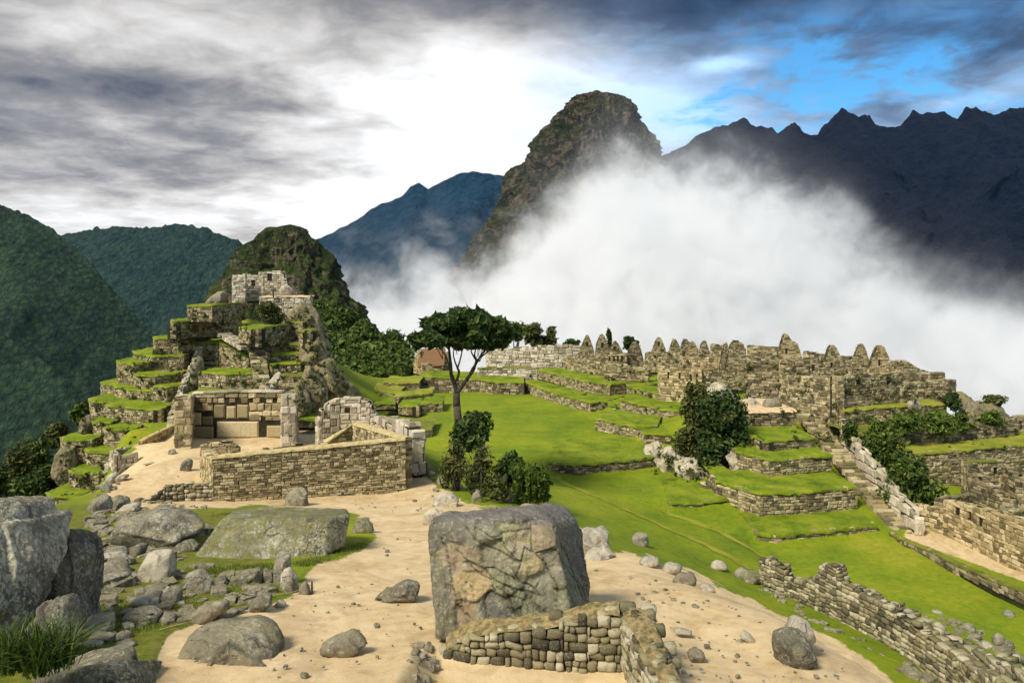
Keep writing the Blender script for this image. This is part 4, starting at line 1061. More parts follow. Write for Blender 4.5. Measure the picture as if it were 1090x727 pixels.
# ramp and low walls left of it
Wl(None, [(152, 80.5, 470, 478), (158, 82, 466, 474), (172, 85, 459, 468), (190, 89, 451, 462)], .45, 'ramp_wall', M_wallwarm, (.5, .3), cap=M_cap, label='curving low ramp wall with a pale top left of the temple')
Wl(None, [(190, 77, 478, 481), (160, 79, 476.5, 479)], .4, 'stone_kerb', M_wallwarm, (.6, .25), label='low straight stone kerb at the foot of the temple ramp', cat='kerb')
Wl(None, [(119, 77, 480, 488), (139, 78.5, 475.5, 482)], .5, 'enclosure_wall', M_wallpale, (.6, .3), label='back wall of the small curved enclosure on the left plaza edge', cat='wall')
Wl(None, [(117, 76.5, 481, 490), (121, 73, 485, 494), (147, 74.5, 482, 488)], .5, 'enclosure_wall', M_wallpale, (.6, .35), label='front wall of the small curved enclosure on the left plaza edge', cat='wall')
Wl(None, [(281, 72.5, 478, 482), (327, 74.5, 474.5, 479)], .6, 'low_wall', M_walldark, (.5, .28), label='knee high stub of wall in front of the temple', jag=.1)

# ------------------------------------------------------------------ the priest's house
ph = H('roofless_house', 'large roofless house of coursed rubble on the near side of the plaza', 330, 530, 62)
Wl(ph, [(225.5, 57.6, 488, 539), (226.5, 57.4, 487, 539), (300, 58.8, 480, 533.5), (390, 60.7, 471.5, 527), (431.5, 61.6, 467, 524)], .9, 'front_wall', M_wall, (.36, .20), cap=M_cap, jag=.02)
Wl(ph, [(213, 66.5, 478, 515), (225, 58.3, 488, 539)], .8, 'side_wall', M_wallwarm, (.42, .26), jag=.05)
Wl(ph, [(213, 66.5, 474, 512), (222, 66.6, 472, 512), (246, 67, 472, 510), (254, 67, 476, 510), (259, 67.2, 484, 510)], .8, 'back_wall', M_wallwarm, (.42, .26), jag=.08)
Wl(ph, [(346, 71, 472, 492), (375, 72.8, 451, 490), (429, 62.4, 467, 524)], .8, 'gable_wall', M_wall, (.45, .27), cap=M_cap, jag=.02)
tw = H('temple', 'stone temple of pale cut blocks with a window right of the plaza', 370, 470, 80, 'temple')
Wl(tw, [(339, 79, 446, 474), (343, 79.2, 436, 474), (352, 79.5, 428, 474), (362, 80, 423.5, 474), (384, 80, 424, 474), (394, 80, 428, 474), (400, 80, 440, 474)], 1.0, 'window_wall', M_wallpale, (.75, .48), jag=.08, holes=[(3, 367.5, 372.5, 432, 442)])
Wl(tw, [(398, 79.5, 443, 478), (418, 72.5, 446, 486), (434, 67, 450, 497), (438, 66, 459, 498)], 1.2, 'block_wall', M_wallpale, (1.4, .9), jag=.05)
Wl(None, [(126, 56.5, 536, 552), (160, 56.5, 531, 547), (176, 57, 520, 546), (196, 57.5, 516, 546), (226, 57.5, 514.5, 542)], .7, 'rubble_wall', M_rubble, (.45, .26), hi=1, label='dry rubble wall left of the large roofless house', jag=.08, cap=None)
# ------------------------------------------------------------------ lawns: low retaining steps on the great green
LG = 'low lawn steps of the great green'
T([(584, 493), (620, 493), (660, 490), (700, 486)], [507, 507, 504, 499], 83.9, 12, 'long low stone step across the great green beside the reed clump', group=LG, cat='lawn step', name='lawn_step', backdir=(.1, 1), size=(.4, .25), mat=M_walldark)
T([(712, 535.5), (750, 534), (786, 530)], [548, 547.5, 544.5], 72.3, 9, 'short middle lawn step ending at the terrace corner', group=LG, cat='lawn step', name='lawn_step', backdir=(.1, 1), size=(.4, .25), mat=M_walldark)
T([(805, 567.5), (826, 569), (880, 564.5), (934, 558.5)], [575, 579, 576, 570], 66.5, 7, 'lowest lawn step at the foot of the right terraces', group=LG, cat='lawn step', name='lawn_step', backdir=(.05, 1), size=(.45, .28), mat=M_wall)
# ------------------------------------------------------------------ terraces on the far and right side of the green
EG = 'terraces along the great green'
def TE(front, bottom, d0, back, label, **k): return T(front, bottom, d0, back, label, group=EG, **k)
def z3(lst, z): return [(a, b, dz(b, z)) for a, b in lst]
zE1 = -15.1
TE(z3([(571.6, 393.6), (595, 399), (618, 404.6), (649, 409), (667, 407.5)], zE1), [401, 407, 416, 424, 422], 118, 14, 'long upper terrace running in from the pale north wall', backdir=(.55, .8))
TE(z3([(667, 408.5), (668, 411), (697, 418.5), (740, 421)], zE1 - .05), [421, 424, 430, 434], 118, 10, 'recessed upper terrace under the slit walled building', backdir=(.45, .85))
zE2 = -16.85
TE(z3([(557.6, 406), (576, 413), (597, 420), (628, 428), (647, 427)], zE2), [420, 426, 433, 440.5, 441], 112, 10, 'long lower terrace bordering the far end of the green', backdir=(.5, .8))
TE(z3([(647, 428), (649, 431.5), (665, 433)], zE2), [441, 443, 444], 112, 6, 'short recessed step beside the long lower terrace', backdir=(.4, .8))
TE(z3([(660, 425), (685, 431), (705, 436), (745, 438.5)], -15.95), [441, 449, 457, 460], 108, 9, 'terrace below the slit walled building, partly behind the dark bush', backdir=(.3, .9))
TE(z3([(633.5, 445), (655, 449.5), (679, 454), (700, 453)], -16.9), [459, 467, 475, 472], 95, 9, 'jutting square terrace in the middle of the green edge', backdir=(.25, .9))
TE(z3([(685, 461.5), (714, 461.5)], -17.2), [477, 478], 91, 6, 'small terrace between the square terrace and the pale outcrop')
zR = {'R1': -13.8, 'R2': -15.6, 'R3': -16.6, 'R4': -18.2}
RG = 'stacked terraces left of the long staircase'
def TR(front, bottom, label, z, back, **k): return terrace(z, front, bottom, back, label, RG, **k)
TR([(770, 434, 90), (797, 438.5, 86), (848, 437, 86)], [452, 457, 456], 'topmost stacked terrace with a bare sandy top', 0, 9, top=M_sandtop, topname='floor', mat=M_walldark)
TR([(797, 462), (814, 469.6), (868, 465.5)], [471, 480, 476], 'second stacked terrace from the top left of the staircase', zR['R2'], 9, mat=M_walldark)
TR([(783, 480), (800, 484), (818, 489.4), (886, 484)], [495, 502, 510, 501], 'third stacked terrace from the top left of the staircase', zR['R3'], 8)
TR([(762, 511), (785, 518), (808.5, 525), (860, 522.5), (913, 518)], [524, 536, 552, 548, 543], 'lowest and tallest stacked terrace left of the staircase', zR['R4'], 8)
Wl(None, [(745, 76, 513, 530), (766, 74.5, 512, 532)], .8, 'terrace_wall', M_wall, (.5, .3), label='short stone wall between the pale outcrop and the lowest stacked terrace')
stairs(P(967, 570, 66.3), P(857, 440, 90), 34, 2.0, 1.9, 'long stone staircase climbing the right edge of the green')
# parapet of the staircase
Wl(None, [(975, 65.8, 552, 572), (957, 69, 528, 556), (932, 73.5, 497, 527), (910, 78.5, 470, 497), (895, 83, 446, 470)][::-1], .7, 'parapet', M_wallpale, (1.1, .8), label='sloping pale stone parapet beside the long staircase', cat='parapet', drop=.8)

# ------------------------------------------------------------------ the ruined town along the skyline
TG = 'roofless houses along the skyline'
h = H('roofless_house', 'roofless house with twin gables at the far left of the skyline ruins', 632, 385, 134, group=TG)
Gb(h, [(615.5, 375), (621, 363), (624, 356.5), (627, 356.5), (633, 374)], 136, 386, holes=[(624, 626.5, 364, 369)])
Gb(h, [(632.5, 386), (634, 368), (638.5, 356), (643, 356), (649, 370), (650, 386)], 131, 390, holes=[(640, 642.5, 365, 370)])
Wl(h, [(600, 138, 380, 393), (625, 131, 383, 396), (645, 127, 387, 399)], .7)
h = H('roofless_house', 'roofless house with a gabled row of four small windows in the skyline ruins', 662, 388, 128, group=TG)
Gb(h, [(645, 380), (652, 366), (654, 363), (657, 363), (665, 378)], 129, 390, holes=[(653, 655.5, 369, 372)])
Gb(h, [(665, 388), (669, 372), (674, 364), (678, 364), (683, 372), (686.5, 388)], 125, 392, mats=M_walldark)
Wl(h, [(645, 125, 376, 389), (667, 124, 377, 390)], .6, holes=[(0, 648, 650, 378.5, 384.5), (0, 652.2, 654.4, 378.5, 384.5), (0, 656.6, 658.8, 378.5, 384.5), (0, 661, 663.2, 378.5, 384.5)])
Wl(h, [(643, 122, 389, 402), (668, 121, 388.5, 402), (690, 120, 389, 401)], .8)
h = H('roofless_house', 'roofless house with two small gables above a plain wall in the skyline', 705, 380, 118, group=TG)
Gb(h, [(694, 373), (698.5, 361), (700, 359), (703, 359), (705, 362), (709, 372)], 121, 380, holes=[(700.5, 702.5, 364, 368)])
Gb(h, [(712, 374), (716, 362), (717, 360.3), (720, 360.3), (726.5, 374)], 119, 380)
Wl(h, [(686, 116, 376, 394), (690, 114, 374.5, 393), (724, 113.5, 375, 393)], .8)
h = H('roofless_house', 'roofless house with three crowded gables in the middle of the skyline', 745, 385, 112, group=TG)
Gb(h, [(724, 373), (727, 362), (728, 360.5), (732, 360.5), (735, 366)], 121, 380, mats=M_walldark)
Gb(h, [(730.5, 377), (735, 364), (738.5, 362.5), (744, 372)], 116, 384, mats=M_wallwarm)
Gb(h, [(744, 378), (747, 364.5), (748, 362.5), (752, 362.5), (757, 378)], 114, 384)
Wl(h, [(724, 111, 379, 398), (745, 110.5, 380.5, 399), (767, 110, 381, 400)], .8, mats=M_wallwarm)
Wl(h, [(756, 122, 366.5, 378), (772, 121, 367, 378)], .7)
h = H('ruined_house', 'broken gable house leaning masonry mass in the middle of the skyline', 780, 400, 104, group=TG)
Gb(h, [(766, 392), (768, 378), (771, 366), (775, 364), (777, 372)], 107, 405, mats=M_walldark)
Gb(h, [(770, 405), (776, 372), (779, 363), (785, 362), (793, 367), (797, 380), (797, 408)], 103, 412, jag=.1)
Wl(h, [(747, 105, 395.5, 412), (781, 104, 394, 411)], .7, mats=M_walldark)
h = H('ruined_house', 'tall blind walled building with three slit niches above the green', 725, 425, 106, group=TG)
Wl(h, [(700, 110, 389.5, 430), (702.5, 107, 390, 432), (747, 104.5, 394, 434), (750, 107, 396, 430)], .9, mats=M_wallwarm, size=(.5, .34), holes=[(1, 710.5, 712.3, 395.5, 402.5), (1, 722.5, 724.3, 396.5, 403.5), (1, 734.5, 736.3, 398, 405)])
Wl(None, [(795, 117, 368, 390), (830, 114, 370, 390)], .8, label='long low skyline wall left of the tallest gable', group='long skyline walls')
Wl(None, [(800, 110, 375.5, 392), (830, 107, 377, 392)], .8, label='second low wall just in front of the skyline wall left of the tallest gable', group='long skyline walls', mats=M_walldark)
h = H('roofless_house', 'roofless house under the tallest gable of the skyline', 840, 400, 98, group=TG)
Gb(h, [(827, 384), (832, 366), (835, 355.5), (838.5, 355), (844, 363), (849, 364.5), (855, 382)], 105, 390, mats=M_wallwarm, holes=[(836, 838.5, 371, 377)], thick=1.0)
Wl(h, [(793, 97, 388, 434), (830, 95, 386.5, 434)], 1.0, mats=M_walldark, size=(.5, .32))
Wl(h, [(829, 95, 386.5, 434), (838, 93, 400, 440), (862, 90, 400, 446), (888, 87, 401, 460), (891, 86.5, 401, 470)], .9, mats=M_wall, size=(.5, .32), cap=None)
Wl(h, [(832, 101, 384, 400), (862, 100, 383.5, 400), (874, 99, 380, 400)], .7, mats=M_walldark, holes=[(1, 864, 867, 388, 394)])
Wl(h, [(855, 107, 374, 388), (880, 106, 377, 388)], .7)
h = H('roofless_house', 'roofless house with two broad gables and three dark niches at the right', 925, 420, 92, group=TG)
Gb(h, [(871, 403), (880, 380), (884, 368), (885, 367), (889, 367), (892, 372), (898, 386), (904, 402)], 90, 408, thick=.9, holes=[(884, 886.5, 386, 391)])
Gb(h, [(908, 386), (914, 368), (916, 366), (919.5, 366), (921, 369), (927, 386)], 98, 396)
Gb(h, [(923.5, 398), (931, 376), (934.5, 368.5), (936, 367.8), (941, 368), (945, 376), (953, 397)], 93.5, 402, thick=.9, mats=M_wallwarm, holes=[(935, 937.5, 383, 389)])
Wl(h, [(886, 87.2, 400, 436), (889, 86.6, 400, 436), (930, 89, 398, 434), (962, 91, 396.5, 432)], .9, size=(.48, .3), holes=[(1, 912, 916, 404, 411.5), (1, 929.2, 929.9, 404, 411), (2, 944, 948, 402, 409)])
Wl(h, [(897, 101, 379, 392), (908, 101, 379.5, 392)], .7, mats=M_walldark)
Wl(h, [(903, 99, 393, 402), (925, 98, 392, 402)], .7)
h = H('ruined_house', 'stepped broken walls at the right end of the skyline ruins', 985, 405, 96, group=TG)
Wl(h, [(952, 97, 384, 404), (962, 97, 384, 404), (968, 97, 384.5, 404), (980, 97.5, 392.5, 404)], .9, jag=.1)
Wl(h, [(979, 99, 394, 406), (990, 98, 397, 408), (1006, 98, 397, 408)], .8, mats=M_walldark)
Wl(h, [(963, 93, 407, 428), (985, 93.5, 405.5, 427), (1008, 94, 404, 426), (1018, 95, 404, 424)], .8)
Wl(h, [(960, 90.5, 412, 432), (975, 91, 418, 432)], .7)
terrace(0, [(896, 437, 86), (930, 434, 87.5), (976, 431, 89), (1008, 430, 90)], [452, 450, 446, 446], 6, 'dry grass terrace under the house with three dark niches', 'terraces of the right slope', M_wall, M_turfdry)
terrace(0, [(905, 462, 81), (960, 462, 82), (1000, 458, 84), (1046, 453, 86)], [480, 478, 474, 470], 6, 'bushy terrace below the dry grass terrace on the right slope', 'terraces of the right slope', M_walldark, M_turfmoss)
terrace(0, [(962, 482, 78), (1010, 480, 79), (1092, 472, 82), (1150, 470, 82)], [535, 540, 530, 528], 6.5, 'long yellow grass terrace high above the right hand house walls', 'terraces of the right slope', M_wall, M_turfdry)
Wl(None, [(961, 82, 458, 480), (1010, 83, 456, 476), (1062, 85, 452.5, 470), (1084, 86, 452, 468)], .8, label='dark retaining wall behind the long yellow grass terrace', mats=M_walldark)
Wl(None, [(1074, 88, 446, 470), (1081, 87, 443, 470), (1130, 88, 443, 470)], .9, label='block of wall at the far right edge of the yellow terrace', mats=M_walldark)
rock([(1034, 447), (1036, 430), (1044, 422), (1056, 428), (1070, 432), (1073, 446), (1064, 455), (1044, 456)], 8, 'dark overgrown rock mass at the right end of the skyline', 'rock_outcrop', M_rockcliff, d=93, sub=5, amp=.1, cat='outcrop')
rock([(1022, 436), (1028, 421), (1036, 420), (1046, 436), (1050, 452), (1026, 452)], 4, 'smooth brown rock right of the grass terrace with bushes', 'boulder', M_rockbrown, d=89, sub=4)
rock([(1012, 424), (1018, 412), (1028, 414), (1036, 426), (1028, 436), (1014, 434)], 5, 'rubble covered rock below the last skyline walls', 'boulder', M_rockcliff, d=93, sub=4, amp=.08)
rock([(966, 428), (971, 420), (975, 419), (979, 428), (980, 437), (968, 433)], 1.6, 'pale triangular stone standing on the dry grass terrace', 'standing_stone', M_rockpale, d=88, sub=3, cat='stone')
# houses at the right edge
h = H('roofless_house', 'low roofless house with stained ochre wall at the right edge of the green', 1030, 570, 63)
Wl(h, [(973, 68.5, 536, 571), (1004, 66, 541, 577)], .8, 'front_wall', M_wallwarm, (.5, .32), jag=.05)
Wl(h, [(1004, 66, 531.5, 577), (1035, 62.5, 538.5, 590), (1063, 59.5, 546.5, 601), (1093, 56.8, 556, 613), (1130, 54, 566, 625)], .8, 'front_wall', M_wallwarm, (.5, .32), holes=[(0, 1016, 1021, 539, 549), (0, 1030.5, 1033.5, 544, 554), (1, 1041, 1045.5, 550, 559)], jag=.03)
Wl(h, [(1004, 66.5, 531.5, 570), (1030, 71, 527, 560), (1045, 73, 527, 560)], .7, 'back_wall', M_walldark, (.5, .32), jag=.05)
Wl(h, [(1064, 60.3, 546, 600), (1078, 62, 544.5, 585), (1100, 64, 541.5, 580)], .7, 'cross_wall', M_wall, (.5, .32), jag=.05)
h = H('ruined_house', 'small ruined house with a tall broken wall behind the ochre walled house', 1060, 530, 70)
Wl(h, [(1028, 74, 493, 545), (1030, 72.5, 493, 545), (1050, 70.5, 511, 545), (1064, 69, 527, 545), (1078, 68, 533, 548)], .8, 'side_wall', M_walldark, (.5, .32), holes=[(1, 1041, 1045, 507, 513)])
Wl(h, [(1029, 75, 492, 530), (1068, 76, 490.5, 530)], .7, 'back_wall', M_wall, (.5, .32), holes=[(0, 1058, 1062, 497, 506)], cap=M_turfmoss)
Wl(h, [(1068, 76, 494, 530), (1080, 74, 505, 535), (1100, 73, 511, 540)], .7, 'side_wall', M_walldark, (.5, .32))
Wl(None, [(946, 66, 566.5, 572), (962, 63.5, 575, 580), (985, 61, 584, 589), (1020, 57, 601, 606), (1062, 52.8, 619, 625), (1110, 49, 636, 643)], .5, 'stone_kerb', M_walldark, (.45, .25), label='low mossy stone kerb between the green and the ochre house', cat='kerb', cap=M_turfmoss, drop=.3)

# ------------------------------------------------------------------ north end of the green
Wl(None, [(517, 145, 372, 400), (545, 143, 370.5, 400), (572, 141, 368.5, 398), (590, 140, 366.5, 396), (618, 140, 368, 396)], 1.2, 'north_wall'.replace('north_', 'high_'), M_wallpale, (.8, .5), label='high pale stone wall closing the far end of the green', jag=.1)
Wl(None, [(508, 140, 392, 410), (540, 139, 391, 410), (572, 137.5, 392, 408)], 1.2, 'terrace_wall', M_wallpale, (.8, .5), label='lower tier of pale wall beneath the high far wall', jag=.1, cap=M_turfmoss)
T([(446, 400), (472, 402), (510, 404), (530, 407), (558, 407)], [415, 419, 421, 423, 422], 131, 10, 'low dark stone bank across the far end of the green', mat=M_walldark, group='terraces at the far end of the green', size=(.7, .45))
NG = 'terraces at the far end of the green'
T([(424, 431), (446, 432.5), (447, 430), (471, 428.5)], [438, 440, 438, 436], 113, 7, 'small grey walled terrace left of the tall tree', group=NG)
T([(419, 421.5), (424, 422.5), (445, 420), (460, 418)], [432, 434, 432, 424], 119, 6, 'upper stub terrace left of the tall tree', group=NG, top=M_turfdry)
T([(387, 413), (412, 417), (424, 418.5)], [420, 424, 426], 124, 8, 'yellow grass terrace beside the forest edge', group=NG, top=M_turfdry)
T([(408, 406), (428, 407.5), (446, 407)], [411, 413, 413], 132, 8, 'upper yellow terrace below the thatched hut', group=NG, top=M_turfdry)
T([(398, 429.5), (421, 429)], [433, 433], 114, 7, 'faint low step at the left edge of the far lawn', group=NG, size=(.5, .25))
T([(432, 458), (448, 458.5), (460, 457)], [470, 472, 470], 91, 9, 'square grass block at the left side of the green', group=NG, back=None) if False else terrace(0, [(425, 456.5, 96), (438, 458.5, 94), (460, 457, 95)], [470, 472, 470], 8, 'square grass block at the left side of the green', NG, M_walldark, M_turfmoss)
# thatched hut
hut = H('thatched_hut', 'stone hut with a reddish thatched roof at the far end of the green', 456, 393, 150, 'hut')
Gb(hut, [(440, 385), (444, 374), (446.5, 373), (449, 393)], 151, 395, mats=M_wallwarm, d1=148)
Wl(hut, [(449, 147, 387, 394), (471, 148, 386.5, 393)], .6, mats=M_wallwarm)
Gb(hut, [(471, 384), (475, 374), (477, 374), (480, 391)], 149, 393, mats=M_wallwarm)
m_, nt, b_, _o = material('thatch'); co = obj_co(nt); nn = nt.noise(nt.scale(co, (6, 6, .8)), 2, 5, .7)
nt.put(b_.inputs['Base Color'], nt.ramp(nn, [(.3, (.10, .055, .028)), (.7, (.27, .15, .075))])); bump(nt, b_, nn, .8, .1)
def hut_roof():
    a = P(446, 372.5, 150); b = P(474, 371, 150); V = []
    for p in (a, b):
        for dy, dz_ in ((-2.6, -2.9), (-1.3, -1.35), (0, 0.15), (1.3, -1.35), (2.6, -2.9), (2.5, -3.1), (0, -.25), (-2.5, -3.1)): V.append(p + np.array([0, dy, dz_]))
    Fc = [[i, i + 8, (i + 1) % 8 + 8, (i + 1) % 8] for i in range(8)] + [[0, 1, 2, 6, 7], [2, 3, 4, 5, 6], [8, 15, 14, 10, 9], [10, 14, 13, 12, 11]]
    mesh_obj('roof', [list(v) for v in V], Fc, MATS['thatch'], hut)
hut_roof()
# ------------------------------------------------------------------ the great jointed rock in the foreground
def m_jointed():
    m, nt, b, out = material('jointed_rock'); co = obj_co(nt)
    tone = nt.new('ShaderNodeAttribute', attribute_name='tone').outputs['Color']; gr = nt.new('ShaderNodeAttribute', attribute_name='joint').outputs['Fac']
    n1 = nt.noise(co, 1.6, 7, .68, .3); n2 = nt.noise(co, 7, 7, .72); n3 = nt.noise(co, 38, 4, .7)
    c = nt.mix(1.0, tone, nt.ramp(nt.math('ADD', nt.math('MULTIPLY', n1, .6), nt.math('MULTIPLY', n2, .4)), [(.32, .45), (.5, 1.0), (.68, 1.5)]), 'MULTIPLY')
    c = nt.mix(nt.step(n2, .52, .68, 0, .6), c, (.035, .033, .028, 1))
    sp = nt.new('ShaderNodeSeparateXYZ'); nt.put(sp.inputs[0], geo(nt, 'Normal'))
    v = nt.voro(co, 9.0); bl = nt.step(nt.math('ADD', v, nt.math('MULTIPLY', nt.math('SUBTRACT', n2, .5), 1.0)), .32, .22)
    c = nt.mix(nt.math('MULTIPLY', bl, nt.step(n1, .44, .6, 0, .6)), c, (.42, .42, .33, 1))
    c = nt.mix(nt.step(nt.math('ADD', n3, nt.math('MULTIPLY', n1, .3)), .80, .88, 0, .5), c, (.5, .5, .44, 1))
    c = nt.mix(nt.math('MULTIPLY', nt.step(n1, .50, .62), nt.step(sp.outputs[2], .75, .1, .15, .55)), c, (.13, .135, .035, 1))
    n6 = nt.noise(nt.scale(co, (1, 1, .4)), 1.7, 7, .72, .6)
    c = nt.mix(nt.step(n6, .50, .60, 0, .6), c, (.04, .037, .03, 1))
    c = nt.mix(nt.step(nt.noise(co, 8, 9, .78, .3), .545, .58, 0, .6), c, (.38, .37, .27, 1))
    c = nt.mix(nt.step(sp.outputs[2], .75, .97, 0, .6), c, nt.ramp(n2, [(.3, (.07, .062, .06)), (.7, (.21, .19, .175))]))
    c = nt.mix(nt.math('MULTIPLY', gr, .80), c, (.022, .02, .016, 1))
    nt.put(b.inputs['Base Color'], c)
    bump(nt, b, nt.math('ADD', n1, nt.math('ADD', nt.math('MULTIPLY', n2, .55), nt.math('MULTIPLY', n3, .2))), .9, .09)
    return m
def great_rock():
    pts = [(453, 562, 19.5), (459, 550, 19.7), (520, 545, 19.9), (576, 543, 20.0), (585, 551, 19.6), (478, 547, 21.4), (574, 541, 21.8), (584, 533.5, 22.3), (605, 537, 22.6), (618, 553, 22.0), (616, 562, 21.6),
           (466, 684, 18.9), (516, 676, 18.75), (566, 672, 18.7), (613, 655, 18.8), (463, 640, 19.1), (630, 634, 20.8), (628, 650, 20.5), (480, 610, 23.2), (622, 610, 23.6), (455, 590, 19.4)]
    V, f = hull_rock([P(*p) for p in pts], 7, 80, .045, 0, 5, facets=20, bite=.975)
    sx = CX + V[:, 0] / V[:, 1] * F; sy = HY - V[:, 2] / V[:, 1] * F
    Z = lambda x, y: (430 + x / 3.516, 530 + y / 3.516)
    seeds = [(180, 215, (.30, .23, .17)), (250, 320, (.44, .33, .18)), (345, 425, (.13, .13, .12)), (290, 130, (.20, .195, .15)), (330, 215, (.24, .23, .17)), (400, 245, (.27, .25, .18)),
             (440, 150, (.30, .25, .17)), (515, 150, (.29, .24, .16)), (560, 235, (.24, .22, .17)), (480, 255, (.36, .29, .18)), (505, 335, (.25, .25, .21)), (600, 300, (.17, .165, .14)), (395, 315, (.19, .20, .12)), (450, 390, (.20, .21, .13)),
             (540, 390, (.18, .18, .13)), (165, 450, (.12, .11, .095)), (115, 300, (.18, .175, .14)), (225, 450, (.30, .23, .14)), (255, 225, (.25, .20, .14)), (620, 380, (.19, .2, .14)), (110, 150, (.14, .135, .115)), (400, 85, (.19, .19, .11)),
             (640, 200, (.17, .16, .135)), (300, 480, (.2, .17, .12)), (210, 110, (.16, .15, .13)), (590, 120, (.19, .17, .13)), (445, 210, (.26, .23, .17)), (120, 420, (.15, .14, .12))]
    sd_ = np.array([Z(s[0], s[1]) for s in seeds]); tn = np.array([s[2] for s in seeds]) * np.array([.92, .90, .82]) + np.array([.045, .038, .022])
    cracks = [([(235, 110), (270, 150), (330, 190), (385, 215), (440, 240)], 1.5), ([(440, 240), (420, 290), (440, 312)], 1.0), ([(195, 195), (240, 230), (300, 265), (330, 300), (380, 330), (430, 345), (500, 370)], 1.5),
              ([(300, 265), (345, 265), (400, 290), (470, 335), (510, 370)], 1.1), ([(145, 150), (160, 200), (170, 260), (180, 330), (200, 400), (230, 440), (290, 485)], 1.3), ([(475, 92), (478, 200), (490, 210), (530, 250), (550, 295), (572, 322)], 1.1),
              ([(330, 145), (400, 130), (476, 118)], .9), ([(360, 145), (375, 190), (440, 240)], .8), ([(440, 240), (450, 185), (478, 205)], .8), ([(490, 210), (540, 195), (572, 200), (600, 250), (640, 310), (680, 390)], 1.0), ([(560, 300), (572, 330), (565, 410)], .9),
              ([(330, 330), (345, 350), (310, 365), (303, 400), (320, 480)], 1.3), ([(345, 330), (395, 370), (420, 440)], 1.0), ([(395, 370), (480, 395), (530, 435)], .9), ([(170, 260), (200, 240), (235, 232)], .8), ([(235, 232), (290, 290), (335, 310)], 1.0),
              ([(215, 380), (222, 450)], .9), ([(250, 95), (330, 145), (362, 160)], .8), ([(560, 100), (600, 200), (655, 340)], .7), ([(500, 330), (470, 390)], .7), ([(215, 300), (260, 340), (265, 400)], .4)]
    wx, wy = fbm(V * 1.6, 4, 91) * 3.0, fbm(V * 1.6 + 40, 4, 92) * 3.0
    jt = np.zeros(len(V))
    frontness = np.clip((20.6 - V[:, 1]) / .4, 0, 1) * np.clip((sy - 553) / 6, 0, 1)
    thn = np.clip(1.15 + .8 * fbm(V * 2.2, 3, 95), .85, 2)
    for pl_, w_ in cracks:
        q = [Z(*t) for t in pl_]
        for a, b in zip(q[:-1], q[1:]):
            a, b = np.array(a), np.array(b); ab = b - a; X, Y = sx + wx, sy + wy
            t = np.clip(((X - a[0]) * ab[0] + (Y - a[1]) * ab[1]) / (ab @ ab), 0, 1)
            jt = np.maximum(jt, np.clip(1 - np.hypot(X - a[0] - t * ab[0], Y - a[1] - t * ab[1]) / (w_ * thn * .78), 0, 1))
    jt *= frontness
    D = np.hypot((sx + wx * 1.5)[:, None] - sd_[None, :, 0], (sy + wy * 1.5)[:, None] - sd_[None, :, 1])
    Wt = np.exp(-(D - D.min(1)[:, None]) / 1.6); Wt /= Wt.sum(1)[:, None]
    off = Wt @ np.random.default_rng(4).uniform(-.13, .13, len(seeds)); tn_ = Wt @ tn
    V[:, 1] += jt ** .8 * .06 + off * frontness
    tone = tn_ * frontness[:, None] + np.array([.16, .15, .125]) * (1 - frontness[:, None])
    root = np.array([V[:, 0].mean(), V[:, 1].mean(), V[:, 2].min()])
    ob = mesh_obj('jointed_rock', (V - root).tolist(), f, m_jointed(), None, True); ob.location = root
    at = ob.data.attributes.new('tone', 'FLOAT_COLOR', 'POINT'); at.data.foreach_set('color', np.concatenate([tone, np.ones((len(V), 1))], 1).astype(np.float32).ravel())
    at = ob.data.attributes.new('joint', 'FLOAT', 'POINT'); at.data.foreach_set('value', jt.astype(np.float32))
    tag(ob, 'great flat topped rock with a mosaic of joints standing behind the low rubble wall', 'rock')
great_rock()

